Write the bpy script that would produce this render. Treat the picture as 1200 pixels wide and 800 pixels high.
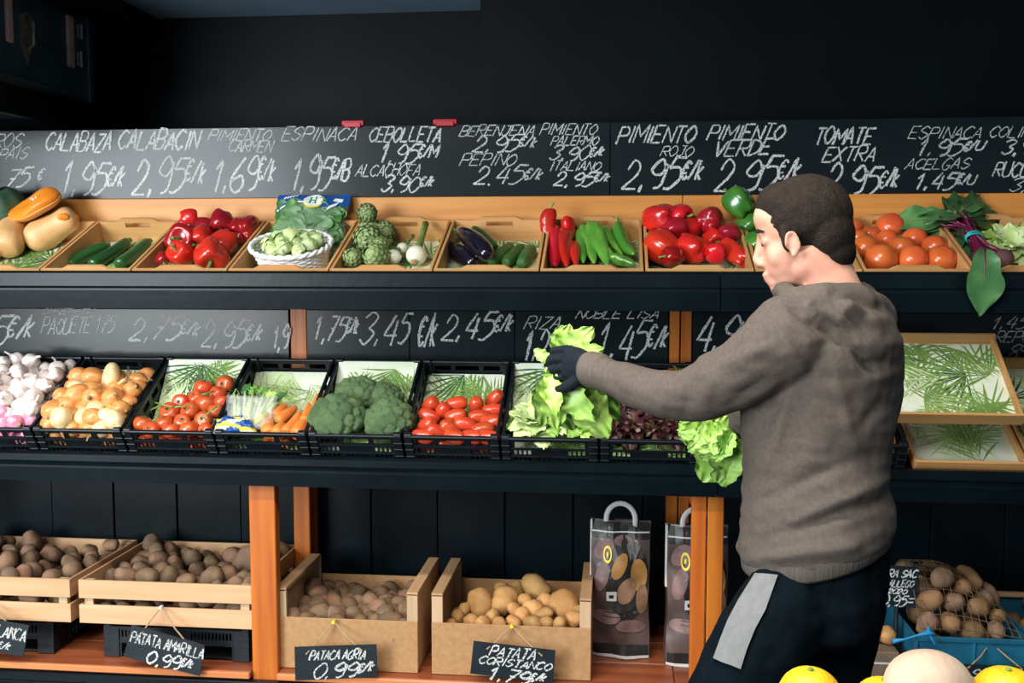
import bpy, bmesh, math, random
from mathutils import Vector, Matrix, Euler, noise
for o in list(bpy.data.objects): bpy.data.objects.remove(o)
SC = bpy.context.scene; COL = SC.collection
PI = math.pi; rad = math.radians
R = random.Random(7)
# ------------------------------------------------------------------ camera
CAM = Vector((0, -3.0, 1.55)); YAW = rad(6.0); PITCH = rad(4.7); FPX = 1167.0
cd = bpy.data.cameras.new('camera'); cam = bpy.data.objects.new('camera', cd); COL.objects.link(cam)
cam.location = CAM; cam.rotation_euler = (rad(90) - PITCH, 0, YAW)
cd.sensor_width = 36.0; cd.lens = 36.0 * FPX / 1200.0; cd.clip_start = 0.05
SC.camera = cam
# ------------------------------------------------------------------ light
w = bpy.data.worlds.new('world'); SC.world = w; w.use_nodes = True
bg = w.node_tree.nodes['Background']; bg.inputs[0].default_value = (0.55, 0.78, 1.0, 1); bg.inputs[1].default_value = 0.16
def area(name, loc, target, sx, sy, power, col):
    l = bpy.data.lights.new(name, 'AREA'); l.shape = 'RECTANGLE'; l.size = sx; l.size_y = sy; l.energy = power; l.color = col
    o = bpy.data.objects.new(name, l); COL.objects.link(o); o.location = loc
    o.rotation_euler = (Vector(target) - Vector(loc)).to_track_quat('-Z', 'Y').to_euler(); return o
area('shopfront_daylight', (-3.85, -4.3, 1.85), (-3.0, 0.4, 1.5), 2.2, 2.3, 215, (0.90, 0.96, 1.0))
area('front_fill', (-1.7, -5.0, 4.2), (-0.8, 0.2, 1.2), 2.2, 1.4, 118, (1.0, 0.95, 0.86))  # added frontal fill, set high to stay out of the boards' reflection
area('overhead_fill', (-0.9, -1.5, 2.95), (-0.85, 0.25, 1.2), 3.0, 0.3, 74, (1.0, 0.93, 0.84))  # added overhead fill, favours the top and middle tiers over the bottom shelf
SC.view_settings.view_transform = 'Standard'; SC.view_settings.look = 'None'
SC.view_settings.exposure = 0.74; SC.view_settings.gamma = 1.0; SC.view_settings.use_curve_mapping = False

# ------------------------------------------------------------------ reading positions off the survey of the photograph
_f = Vector((-math.sin(YAW) * math.cos(PITCH), math.cos(YAW) * math.cos(PITCH), -math.sin(PITCH)))
_r = Vector((math.cos(YAW), math.sin(YAW), 0)); _u = _r.cross(_f)
def ray(px, py): return _f + _r * ((px - 600) / FPX) + _u * ((400 - py) / FPX)
def atY(px, py, Y):
    d = ray(px, py); return CAM + d * ((Y - CAM.y) / d.y)
def atX(px, py, X):
    d = ray(px, py); return CAM + d * ((X - CAM.x) / d.x)
def atD(px, py, D): return CAM + ray(px, py) * D
def onplane(M, px, py, h):       # local coordinates on a tilted tray, h above its floor
    I = M.inverted(); a = I @ CAM; b = I.to_3x3() @ ray(px, py)
    q = a + b * ((h - a.z) / b.z)
    if q.y > 0.36: q = a + b * ((0.36 - a.y) / b.y)      # against the rear wall of the tray
    return q

# ------------------------------------------------------------------ materials
MATS = {}
def mat(name, col, rough=0.6, spec=0.5, metal=0.0, var=0.0, nscale=8.0, col2=None, stretch=(1, 1, 1), bump=0.0, bscale=40.0,
        coat=0.0, sss=0.0, orand=0.0, detail=4.0, cr=(0.35, 0.65), trans=0.0, alpha=1.0):
    if name in MATS: return MATS[name]
    m = bpy.data.materials.new(name); m.use_nodes = True; nt = m.node_tree; N = nt.nodes; L = nt.links
    p = N['Principled BSDF']; c = (*col, 1)
    p.inputs['Base Color'].default_value = c; p.inputs['Roughness'].default_value = rough
    p.inputs['Specular IOR Level'].default_value = spec; p.inputs['Metallic'].default_value = metal
    p.inputs['Coat Weight'].default_value = coat; p.inputs['Coat Roughness'].default_value = 0.12
    p.inputs['Transmission Weight'].default_value = trans; p.inputs['Alpha'].default_value = alpha
    if sss: p.inputs['Subsurface Weight'].default_value = sss; p.inputs['Subsurface Radius'].default_value = (0.02, 0.012, 0.006); p.inputs['Subsurface Scale'].default_value = 0.5
    tc = N.new('ShaderNodeTexCoord'); mp = N.new('ShaderNodeMapping'); mp.inputs['Scale'].default_value = stretch
    oi = N.new('ShaderNodeObjectInfo')
    ad = N.new('ShaderNodeVectorMath'); ad.operation = 'ADD'
    sc = N.new('ShaderNodeVectorMath'); sc.operation = 'SCALE'; sc.inputs['Scale'].default_value = 7.0
    cx = N.new('ShaderNodeCombineXYZ'); L.new(oi.outputs['Random'], cx.inputs[0]); L.new(oi.outputs['Random'], cx.inputs[1])
    L.new(cx.outputs[0], sc.inputs[0]); L.new(tc.outputs['Object'], mp.inputs['Vector'])
    L.new(mp.outputs[0], ad.inputs[0]); L.new(sc.outputs[0], ad.inputs[1])
    if col2 is not None or var:
        nz = N.new('ShaderNodeTexNoise'); nz.inputs['Scale'].default_value = nscale; nz.inputs['Detail'].default_value = detail
        L.new(ad.outputs[0], nz.inputs['Vector'])
        rp = N.new('ShaderNodeValToRGB'); rp.color_ramp.elements[0].position = cr[0]; rp.color_ramp.elements[1].position = cr[1]
        if col2 is None: col2 = tuple(x * (1 - var) for x in col)
        rp.color_ramp.elements[0].color = c; rp.color_ramp.elements[1].color = (*col2, 1)
        L.new(nz.outputs['Fac'], rp.inputs[0]); out = rp.outputs[0]
        if orand:
            hs = N.new('ShaderNodeHueSaturation'); mr = N.new('ShaderNodeMapRange')
            mr.inputs['To Min'].default_value = 1 - orand; mr.inputs['To Max'].default_value = 1 + orand
            L.new(oi.outputs['Random'], mr.inputs[0]); L.new(mr.outputs[0], hs.inputs['Value']); L.new(out, hs.inputs['Color'])
            mr2 = N.new('ShaderNodeMapRange'); mr2.inputs['To Min'].default_value = 0.5 + orand * 0.04; mr2.inputs['To Max'].default_value = 0.5 - orand * 0.04
            L.new(oi.outputs['Random'], mr2.inputs[0]); L.new(mr2.outputs[0], hs.inputs['Hue'])
            out = hs.outputs[0]
        L.new(out, p.inputs['Base Color'])
    if bump:
        nb = N.new('ShaderNodeTexNoise'); nb.inputs['Scale'].default_value = bscale; nb.inputs['Detail'].default_value = 5
        L.new(ad.outputs[0], nb.inputs['Vector']); bp = N.new('ShaderNodeBump'); bp.inputs['Strength'].default_value = bump; bp.inputs['Distance'].default_value = 0.01
        L.new(nb.outputs['Fac'], bp.inputs['Height']); L.new(bp.outputs[0], p.inputs['Normal'])
    MATS[name] = m; return m
def wood(name, c1, c2, axis=0, rough=0.5, orand=0.12, coat=0.0):
    st = [26, 26, 26]; st[axis] = 1.4
    return mat(name, c1, rough, 0.4, col2=c2, nscale=1.0, stretch=tuple(st), bump=0.12, bscale=2.0, orand=orand, detail=6, cr=(0.35, 0.7), coat=coat)
BLK = mat('black_paint', (0.0022, 0.0066, 0.0096), 0.34, 0.20, var=0.4, nscale=5, bump=0.05, bscale=30)
BLKD = mat('dark_wall_paint', (0.0018, 0.0045, 0.0065), 0.6, 0.15, var=0.4, nscale=3, bump=0.05, bscale=20)
BOARD = mat('chalkboard_slate', (0.006, 0.010, 0.012), 0.24, 0.24, col2=(0.008, 0.013, 0.015), nscale=4, stretch=(1, 1, 3), bump=0.02, bscale=60)
SLATE = mat('tag_slate', (0.007, 0.015, 0.022), 0.5, 0.4, var=0.4, nscale=20)
PINE = wood('orange_pine', (0.70, 0.30, 0.062), (0.56, 0.20, 0.034), 0, 0.45, 0.06)
PINEZ = wood('orange_pine_upright', (0.56, 0.165, 0.02), (0.36, 0.08, 0.01), 2, 0.42, 0.1)
TRAYX = wood('tray_wood_cross', (0.66, 0.36, 0.14), (0.52, 0.25, 0.08), 0)
TRAYY = wood('tray_wood_side', (0.66, 0.36, 0.14), (0.50, 0.24, 0.08), 1)
CRX = wood('pale_slat_wood', (0.60, 0.38, 0.21), (0.46, 0.27, 0.13), 0)
CRY = wood('pale_slat_wood_side', (0.52, 0.32, 0.17), (0.40, 0.23, 0.11), 1)
CRZ = wood('pale_post_wood', (0.54, 0.39, 0.24), (0.42, 0.28, 0.16), 2)
MDF = mat('brown_fibreboard', (0.42, 0.24, 0.115), 0.75, 0.2, col2=(0.36, 0.20, 0.09), nscale=60, bump=0.05, bscale=200)
REDW = wood('red_brown_shelf_wood', (0.30, 0.085, 0.03), (0.17, 0.045, 0.02), 0, 0.35, 0.1)
PLA = mat('black_crate_plastic', (0.005, 0.009, 0.013), 0.42, 0.4, var=0.3, nscale=30)
BLUEP = mat('blue_crate_plastic', (0.012, 0.13, 0.22), 0.45, 0.4, var=0.3, nscale=10)
PAPER = mat('white_liner_paper', (0.82, 0.86, 0.74), 0.6, 0.3, col2=(0.72, 0.80, 0.56), nscale=14)
G1 = mat('printed_light_green', (0.42, 0.60, 0.18), 0.6, 0.2, var=0.3, nscale=12)
G2 = mat('printed_mid_green', (0.20, 0.36, 0.08), 0.6, 0.2, var=0.3, nscale=12)
G3 = mat('printed_dark_green', (0.05, 0.13, 0.05), 0.6, 0.2, var=0.3, nscale=12)
G4 = mat('printed_pale_green', (0.62, 0.74, 0.42), 0.6, 0.2, var=0.2, nscale=12)
CEIL = mat('ceiling_blue_grey', (0.24, 0.36, 0.46), 0.8, 0.2, var=0.1)
FLOOR = mat('dark_floor_tile', (0.03, 0.035, 0.04), 0.4, 0.4, var=0.3)
def chalkmat():
    m = bpy.data.materials.new('chalk'); m.use_nodes = True; nt = m.node_tree; N = nt.nodes; L = nt.links
    p = N['Principled BSDF']; p.inputs['Base Color'].default_value = (0.62, 0.63, 0.62, 1); p.inputs['Roughness'].default_value = 0.95
    p.inputs['Specular IOR Level'].default_value = 0.1
    tc = N.new('ShaderNodeTexCoord'); nz = N.new('ShaderNodeTexNoise'); nz.inputs['Scale'].default_value = 190; nz.inputs['Detail'].default_value = 4
    n2 = N.new('ShaderNodeTexNoise'); n2.inputs['Scale'].default_value = 5
    rp = N.new('ShaderNodeValToRGB'); rp.color_ramp.elements[0].position = 0.36; rp.color_ramp.elements[1].position = 0.50
    rp.color_ramp.elements[0].color = (0.15, 0.15, 0.15, 1)
    r2 = N.new('ShaderNodeMapRange'); r2.inputs['From Min'].default_value = 0.3; r2.inputs['From Max'].default_value = 0.55; r2.inputs['To Min'].default_value = 0.7
    mu = N.new('ShaderNodeMath'); mu.operation = 'MULTIPLY'
    L.new(tc.outputs['Object'], nz.inputs['Vector']); L.new(tc.outputs['Object'], n2.inputs['Vector'])
    L.new(nz.outputs['Fac'], rp.inputs[0]); L.new(n2.outputs['Fac'], r2.inputs[0])
    L.new(rp.outputs[0], mu.inputs[0]); L.new(r2.outputs[0], mu.inputs[1]); L.new(mu.outputs[0], p.inputs['Alpha'])
    return m
CHALK = chalkmat()

# ------------------------------------------------------------------ mesh helpers
class MB:
    def __init__(s): s.v = []; s.f = []; s.m = []
    def add(s, vs, fs, mi=0):
        b = len(s.v); s.v += [tuple(v) for v in vs]; s.f += [tuple(i + b for i in f) for f in fs]; s.m += [mi] * len(fs); return s
    def box(s, a, b, mi=0, M=None):
        (x0, y0, z0), (x1, y1, z1) = a, b
        vs = [Vector(q) for q in ((x0, y0, z0), (x1, y0, z0), (x1, y1, z0), (x0, y1, z0), (x0, y0, z1), (x1, y0, z1), (x1, y1, z1), (x0, y1, z1))]
        if M is not None: vs = [M @ q for q in vs]
        return s.add(vs, [(0, 3, 2, 1), (4, 5, 6, 7), (0, 1, 5, 4), (1, 2, 6, 5), (2, 3, 7, 6), (3, 0, 4, 7)], mi)
    def bbox(s, a, b, ch=0.002, mi=0, M=None):      # box with chamfered long edges
        bm = bmesh.new(); bmesh.ops.create_cube(bm, size=1)
        for q in bm.verts: q.co = Vector([(a[i] + b[i]) / 2 + q.co[i] * (b[i] - a[i]) for i in range(3)])
        bmesh.ops.bevel(bm, geom=bm.edges[:], offset=ch, segments=1, affect='EDGES')
        bm.verts.index_update(); vs = [q.co.copy() for q in bm.verts]
        if M is not None: vs = [M @ q for q in vs]
        s.add(vs, [[q.index for q in f.verts] for f in bm.faces], mi); bm.free(); return s
    def prism(s, pts, axis, a, b, mi=0):             # 2D outline pts extruded along axis from a to b
        n = len(pts)
        def P(q, h):
            return (h, q[0], q[1]) if axis == 0 else ((q[0], h, q[1]) if axis == 1 else (q[0], q[1], h))
        vs = [P(q, a) for q in pts] + [P(q, b) for q in pts]
        return s.add(vs, [tuple(range(n))[::-1], tuple(range(n, 2 * n))] + [(i, (i + 1) % n, n + (i + 1) % n, n + i) for i in range(n)], mi)
    def tube(s, pts, rs, seg=8, mi=0, flat=1.0, up=None, cap=True):
        pts = [Vector(p) for p in pts]; n = len(pts)
        if not hasattr(rs, '__len__'): rs = [rs] * n
        vs = []; prev = None
        for i, p in enumerate(pts):
            t = (pts[min(i + 1, n - 1)] - pts[max(i - 1, 0)]).normalized()
            if prev is None:
                a = Vector(up) if up is not None else (Vector((0, 0, 1)) if abs(t.z) < 0.9 else Vector((1, 0, 0)))
            else: a = prev
            a = (a - t * a.dot(t)).normalized(); prev = a; b = t.cross(a)
            r = rs[i]; ra, rb = (r if hasattr(r, '__len__') else (r, r * flat))
            for k in range(seg):
                th = 2 * PI * k / seg; vs.append(p + a * (math.cos(th) * ra) + b * (math.sin(th) * rb))
        fs = [(i * seg + k, i * seg + (k + 1) % seg, (i + 1) * seg + (k + 1) % seg, (i + 1) * seg + k) for i in range(n - 1) for k in range(seg)]
        if cap: fs += [tuple(range(seg))[::-1], tuple(range((n - 1) * seg, n * seg))]
        return s.add(vs, fs, mi)
    def surf(s, f, nt, ns, mi=0):                     # closed surface of revolution-like f(t, th)
        vs = [f(0, 0)]
        for i in range(1, nt):
            for k in range(ns): vs.append(f(i / nt, 2 * PI * k / ns))
        vs.append(f(1, 0)); e = len(vs) - 1
        fs = [(0, 1 + (k + 1) % ns, 1 + k) for k in range(ns)]
        for i in range(nt - 2):
            b = 1 + i * ns; fs += [(b + k, b + (k + 1) % ns, b + ns + (k + 1) % ns, b + ns + k) for k in range(ns)]
        b = 1 + (nt - 2) * ns; fs += [(b + k, b + (k + 1) % ns, e) for k in range(ns)]
        return s.add(vs, fs, mi)
    def ell(s, c, r, M=None, nt=10, ns=14, mi=0):
        c = Vector(c)
        def f(t, th):
            q = Vector((r[0] * math.sin(PI * t) * math.cos(th), r[1] * math.sin(PI * t) * math.sin(th), -r[2] * math.cos(PI * t)))
            if M is not None: q = M @ q
            return c + q
        return s.surf(f, nt, ns, mi)
    def grid(s, f, nu, nv, mi=0):
        vs = [f(i / nu, j / nv) for i in range(nu + 1) for j in range(nv + 1)]
        return s.add(vs, [(i * (nv + 1) + j, (i + 1) * (nv + 1) + j, (i + 1) * (nv + 1) + j + 1, i * (nv + 1) + j + 1) for i in range(nu) for j in range(nv)], mi)
    def mesh(s, name, mats, smooth=False, fix=True):
        me = bpy.data.meshes.new(name); me.from_pydata(s.v, [], s.f)
        for m in (mats if isinstance(mats, (list, tuple)) else [mats]): me.materials.append(m)
        if any(s.m): me.polygons.foreach_set('material_index', s.m)
        if smooth: me.polygons.foreach_set('use_smooth', [True] * len(s.f))
        me.update()
        if fix:
            bm = bmesh.new(); bm.from_mesh(me); bmesh.ops.recalc_face_normals(bm, faces=bm.faces); bm.to_mesh(me); bm.free()
        return me
    def build(s, name, mats, parent=None, smooth=False, M=None, fix=True):
        o = bpy.data.objects.new(name, s.mesh(name, mats, smooth, fix)); COL.objects.link(o)
        if parent is not None: o.parent = parent
        if M is not None: o.matrix_local = M
        return o
def inst(name, me, parent=None, M=None):
    o = bpy.data.objects.new(name, me); COL.objects.link(o)
    if parent is not None: o.parent = parent
    if M is not None: o.matrix_local = M
    return o
def tag(o, label=None, cat=None, group=None, kind=None):
    if label: o['label'] = label
    if cat: o['category'] = cat
    if group: o['group'] = group
    if kind: o['kind'] = kind
    return o
def thing(name, M, label, cat, group=None):
    o = bpy.data.objects.new(name, None); COL.objects.link(o); o.empty_display_size = 0.02
    o.matrix_world = M if isinstance(M, Matrix) else Matrix.Translation(M); return tag(o, label, cat, group)
def copy_tree(o, parent=None):
    c = o.copy(); COL.objects.link(c); c.parent = parent
    for ch in [x for x in ALLCH.get(o, [])]: ALLCH.setdefault(c, []).append(copy_tree(ch, c))
    return c
ALLCH = {}
def reg(o):
    ALLCH[o] = [c for c in bpy.data.objects if c.parent == o]
    for c in ALLCH[o]: reg(c)
    return o
T = Matrix.Translation
def RX(a): return Matrix.Rotation(a, 4, 'X')
def RY(a): return Matrix.Rotation(a, 4, 'Y')
def RZ(a): return Matrix.Rotation(a, 4, 'Z')
def aim(d, roll=0.0):            # matrix whose +Z looks along d
    return Vector(d).to_track_quat('Z', 'Y').to_matrix().to_4x4() @ RZ(roll)
def nz3(p, s, seed=0): return noise.noise(Vector((p[0] * s + seed * 3.1, p[1] * s - seed * 1.7, p[2] * s + seed)))

# ------------------------------------------------------------------ the setting
XL, XR = -2.9, 2.55
def struct(name, mb, m, parent=None, kind='structure', smooth=False):
    o = mb.build(name, m, parent, smooth)
    if parent is None: o['kind'] = kind
    return o
struct('floor', MB().box((-6, -6.5, -0.06), (4, 1.2, 0)), FLOOR)
struct('ceiling', MB().box((-4.5, -1.2, 2.545), (3, 1.2, 2.65)), CEIL)
struct('wall_back', MB().box((-3.2, 1.05, 0), (3.0, 1.15, 2.545)), BLKD)
pil = atY(563, 100, 0.75).x
struct('wall_right', MB().box((XR + 0.02, -0.6, 0), (XR + 0.14, 1.05, 2.545)), BLKD)
struct('wall_center', MB().box((pil, 0.75, 1.0), (XR + 0.02, 1.05, 2.545)), BLKD)
wl = struct('wall_left', MB().box((-3.1, -0.15, 2.05), (-2.075, 1.05, 2.545)), BLKD)
struct('trim_1', MB().bbox((-2.078, -0.15, 2.044), (-2.060, 1.05, 2.064), 0.003), BLK)
struct('trim_2', MB().bbox((-2.075, 0.0, 2.47), (-1.90, 1.05, 2.545), 0.004), BLKD)
# dark planks closing the rack behind the potato boxes
wp = struct('wall_rear', MB().box((XL, 0.575, 0.2), (XR, 0.6, 1.72)), BLKD)
x = XL; k = 0
while x < XR - 0.02:
    x2 = min(x + 0.25, XR)
    MB().bbox((x + 0.002, 0.552 + 0.003 * (k % 3), 0.22), (x2 - 0.002, 0.576, 1.19), 0.002).build('plank', BLK, wp); x = x2; k += 1

# ------------------------------------------------------------------ the rack
rack = thing('display_rack', (0, 0.2, 0), 'black and orange pine three-tier produce rack along the back wall', 'display rack')
RI = rack.matrix_world.inverted()
def rk(name, mb, m): return mb.build(name, m, rack, M=RI)
seamx = atY(843, 330, 0).x
for (a, b) in ((XL, seamx - 0.0015), (seamx + 0.0015, XR)):
    rk('upper_fascia', MB().prism([(-0.028, 1.462), (-0.032, 1.468), (-0.032, 1.508), (-0.024, 1.515), (0.0, 1.515), (0.0, 1.43), (-0.02, 1.43), (-0.02, 1.462)], 0, a, b), BLK)
    rk('upper_ledge', MB().prism([(-0.046, 1.455), (-0.046, 1.461), (-0.028, 1.4675), (0.0, 1.462), (0.0, 1.398), (-0.038, 1.398)], 0, a, b), BLK)
    rk('lower_fascia', MB().prism([(-0.03, 0.905), (-0.034, 0.911), (-0.034, 0.932), (-0.026, 0.938), (0.0, 0.938), (0.0, 0.87), (-0.02, 0.87), (-0.02, 0.905)], 0, a, b), BLK)
    rk('lower_ledge', MB().prism([(-0.046, 0.892), (-0.046, 0.899), (-0.03, 0.905), (0.0, 0.90), (0.0, 0.846), (-0.038, 0.846)], 0, a, b), BLK)
TT = rad(24.5); TM = rad(31)
def deck(name, y0, z0, tilt, n=3):
    for i in range(n):
        M = T((0, y0, z0)) @ RX(tilt); a, b = i * 0.15, i * 0.15 + 0.13
        rk(name, MB().box((XL, a, -0.02), (XR, b, -0.003), M=M), BLK)
deck('upper_deck_board', 0.015, 1.432, TT); deck('lower_deck_board', 0.035, 0.895, TM)
# pine rail behind the top trays
sx = atY(800, 240, 0.43).x
rk('pine_rail', MB().bbox((XL, 0.425, 1.665), (sx - 0.001, 0.447, 1.766), 0.002), PINE)
rk('pine_rail', MB().bbox((sx + 0.001, 0.425, 1.665), (XR, 0.447, 1.766), 0.002), PINE)
rk('pine_rail', MB().bbox((1.14, 0.425, 1.135), (XR, 0.447, 1.19), 0.002), PINE)
def post(x0, x1, y0, y1, z0, z1): rk('post', MB().bbox((x0, y0, z0), (x1, y1, z1), 0.003), PINEZ)
post(-1.155, -1.070, 0.002, 0.045, 0.02, 0.845)
post(-1.160, -1.100, 0.45, 0.55, 0.236, 1.70)
post(0.232, 0.276, 0.002, 0.045, 0.02, 0.845); post(0.280, 0.328, 0.002, 0.045, 0.02, 0.845)
post(0.180, 0.217, 0.45, 0.55, 0.236, 1.70); post(0.221, 0.258, 0.452, 0.55, 0.236, 1.70)
post(-2.62, -2.54, 0.002, 0.045, 0.02, 0.845); post(1.62, 1.70, 0.002, 0.045, 0.02, 0.845)
for xx in (-1.13, 0.25):
    rk('side_rail', MB().bbox((xx - 0.02, 0.046, 0.80), (xx + 0.02, 0.449, 0.84), 0.003), PINEZ)
MB().tube([(0.284, -0.001, 0.395), (0.300, -0.004, 0.394), (0.314, -0.001, 0.395)], 0.005, 6).build('wood_knot', PINEZ, rack, M=RI)
for i, (a, b) in enumerate(((-0.012, 0.185), (0.187, 0.37), (0.372, 0.55))):
    for (c, d) in ((XL, -1.157), (-1.068, 0.19), (0.192, XR)) if i == 0 else ((XL, 0.19), (0.192, XR)):
        rk('shelf_board', MB().bbox((c, a, 0.210), (d, b, 0.234), 0.003), REDW)
rk('nosing', MB().bbox((XL, -0.022, 0.213), (-1.157, -0.012, 0.234), 0.003), wood('orange_nosing', (0.62, 0.23, 0.08), (0.45, 0.14, 0.04)))
rk('nosing', MB().bbox((-1.068, -0.022, 0.213), (XR, -0.012, 0.234), 0.003), MATS['orange_nosing'])
rk('plinth_trim', MB().bbox((XL, -0.034, 0.180), (XR, -0.004, 0.209), 0.003), BLK)
rk('plinth', MB().box((XL, -0.028, 0.0), (XR, -0.004, 0.178)), BLK)
rk('plinth_ledge', MB().bbox((XL, -0.13, 0.150), (XR, -0.03, 0.168), 0.003), BLK)

# ------------------------------------------------------------------ chalk lettering (a hand-drawn stroke alphabet)
GL = {'A': ['00 26 40', '12 32'], 'B': ['00 06', '~06 36 44 23 03', '~03 33 42 30 00'], 'C': ['~45 26 04 02 20 41'], 'D': ['00 06', '~06 35 43 31 00'],
 'E': ['46 06 00 40', '03 33'], 'F': ['46 06 00', '03 33'], 'G': ['~45 26 03 10 30 42', '42 22'], 'H': ['00 06', '40 46', '03 43'], 'I': ['20 26'],
 'J': ['~36 31 10 01', '16 46'], 'K': ['00 06', '46 03 40'], 'L': ['06 00 40'], 'M': ['00 06 22 46 40'], 'N': ['00 06 40 46'], 'O': ['~26 04 02 20 42 44 26'],
 'P': ['00 06', '~06 36 44 33 03'], 'R': ['00 06', '~06 36 44 33 03', '13 40'], 'S': ['~45 26 04 23 42 20 01'], 'T': ['06 46', '26 20'], 'Q': ['~26 04 02 20 42 44 26', '21 40'],
 'U': ['~06 01 20 41 46'], 'V': ['06 20 46'], 'X': ['00 46', '06 40'], 'Z': ['06 46 00 40'], '0': ['~26 04 02 20 42 44 26'], '1': ['04 26 20'],
 '2': ['~04 16 35 33 00', '00 40'], '3': ['~05 26 45 23', '~23 42 20 01'], '4': ['26 02 42', '35 30'], '5': ['46 16 04', '~04 34 42 20 00'],
 '6': ['~36 03 01 20 41 33 02'], '7': ['06 46 10', '13 33'], '8': ['~23 05 26 45 23 01 20 41 23'], '9': ['~44 26 04 13 33 45', '~45 41 20'],
 '€': ['~45 26 03 20 41', '04 34', '02 32'], '/': ['00 46'], 'k': ['00 06', '34 02 30'], '=': ['04 44', '02 42'], '-': ['03 43'], ' ': []}
GW = {'I': 0.45, ',': 0.4, '.': 0.4, '1': 0.75, '/': 0.6, 'M': 1.25, ' ': 0.5, '€': 0.75, 'k': 0.7}
def glyph(ch):
    if ch == ',': return [[(2, .8), (1.2, -.6)]]
    if ch == '.': return [[(1.2, 0), (2.2, 0.3)]]
    out = []
    for s in GL[ch]:
        sm = s[0] == '~'; P = [(float(q[0]), float(q[1])) for q in s.strip('~').split()]
        if sm and len(P) > 2:
            Q = []; n = len(P); closed = P[0] == P[-1]
            for i in range(n - 1):
                p0 = P[i - 1] if i else (P[-2] if closed else P[0]); p1 = P[i]; p2 = P[i + 1]; p3 = P[i + 2] if i + 2 < n else (P[1] if closed else P[-1])
                for t in (0, 0.25, 0.5, 0.75):
                    Q.append(tuple(0.5 * (2 * p1[j] + (p2[j] - p0[j]) * t + (2 * p0[j] - 5 * p1[j] + 4 * p2[j] - p3[j]) * t * t + (3 * p1[j] - p0[j] - 3 * p2[j] + p3[j]) * t ** 3) for j in (0, 1)))
            Q.append(P[-1]); P = Q
        out.append(P)
    return out
def strokes(text, rnd, slant=0.75, small=None):  # returns strokes with x in 0..1, y in 0..1 ; trailing '€/k' written smaller
    tot = 0; lay = []
    m = text.find('€') if small is None else 999
    for i, ch in enumerate(text):
        s = 0.62 if (m >= 0 and i >= m and m > 0) else 1.0
        wd = GW.get(ch, 1.0) * s; lay.append((ch, tot, wd, s)); tot += wd + 0.20 * s
    out = []
    for ch, x0, wd, s in lay:
        jx, jy, js = rnd.uniform(-.04, .04), rnd.uniform(-.05, .05), rnd.uniform(.92, 1.06)
        for st in glyph(ch):
            out.append([((x0 + jx + (px / 4.0) * wd + slant * (py / 6.0) * s) / tot, ((py / 6.0) * s * js + jy + (0.30 if s < 1 else 0))) for px, py in st])
    return out
def write(text, quad, F, width, rnd, mb, slant=0.75, passes=1):
    # quad = (x0, y0top, x1, y1top, height) in the plane's own units; F maps them to a point of the surface
    x0, y0, x1, y1, hh = quad
    for st in strokes(text, rnd, slant):
        for _ in range(passes):
            P = [Vector(F(x0 + u * (x1 - x0), y0 + (y1 - y0) * u + hh * (1 - v))) for u, v in st]
            ribbon(mb, P, width * rnd.uniform(0.75, 1.15), rnd, Fn=F.n)
def ribbon(mb, P, wd, rnd, Fn):
    Q = []
    for i in range(len(P) - 1):
        n = max(1, int((P[i + 1] - P[i]).length / (wd * 1.4)))
        for k in range(n): Q.append(P[i].lerp(P[i + 1], k / n))
    Q.append(P[-1]); vs = []
    lift = Fn * rnd.uniform(0, 0.0006)
    for i, p in enumerate(Q):
        t = (Q[min(i + 1, len(Q) - 1)] - Q[max(i - 1, 0)]); t = t.normalized() if t.length > 1e-9 else Vector((1, 0, 0))
        s = t.cross(Fn).normalized() * (wd * 0.5 * rnd.uniform(0.75, 1.2))
        j = s * rnd.uniform(-0.25, 0.25); vs += [p + s + j + lift, p - s + j + lift]
    mb.add(vs, [(2 * i, 2 * i + 1, 2 * i + 3, 2 * i + 2) for i in range(len(Q) - 1)])
class PlaneY:
    def __init__(s, Y): s.Y = Y; s.n = Vector((0, -1, 0))
    def __call__(s, x, y): return atY(x, y, s.Y)
def board(name, xa, xb, za, zb, label):
    o = thing(name, (xa, 0.45, za), label, 'chalkboard')
    mb = MB().bbox((0, -0.007, 0), (xb - xa, 0.0, zb - za), 0.0015); mb.build('panel', BOARD, o); return o
def texts(o, Y, rows, width=0.0074):
    F = PlaneY(Y); I = o.matrix_world.inverted()
    for r in rows:
        mb = MB(); t, x0, y0, x1, y1 = r[:5]; hh = r[5] if len(r) > 5 else y1 - y0
        tilt = r[6] if len(r) > 6 else 0
        wd = width * (0.52 if (y1 - y0) < 17 else (0.85 if y1 - y0 < 25 else 1.1)) * (r[7] if len(r) > 7 else 1)
        write(t, (x0, y0, x1, y0 + tilt, y1 - y0), F, wd, R, mb)
        mb.build('chalk_writing', CHALK, o, M=I, fix=False)
sb = atY(715, 190, 0.45).x
b1 = board('chalkboard', XL, sb - 0.001, 1.767, 2.014, 'long upper chalkboard with prices from calabaza to pimiento palermo')
b2 = board('chalkboard', sb + 0.001, XR, 1.767, 2.014, 'upper chalkboard on the right with pimiento, tomate extra and acelgas prices')
YU = 0.4424
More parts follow.
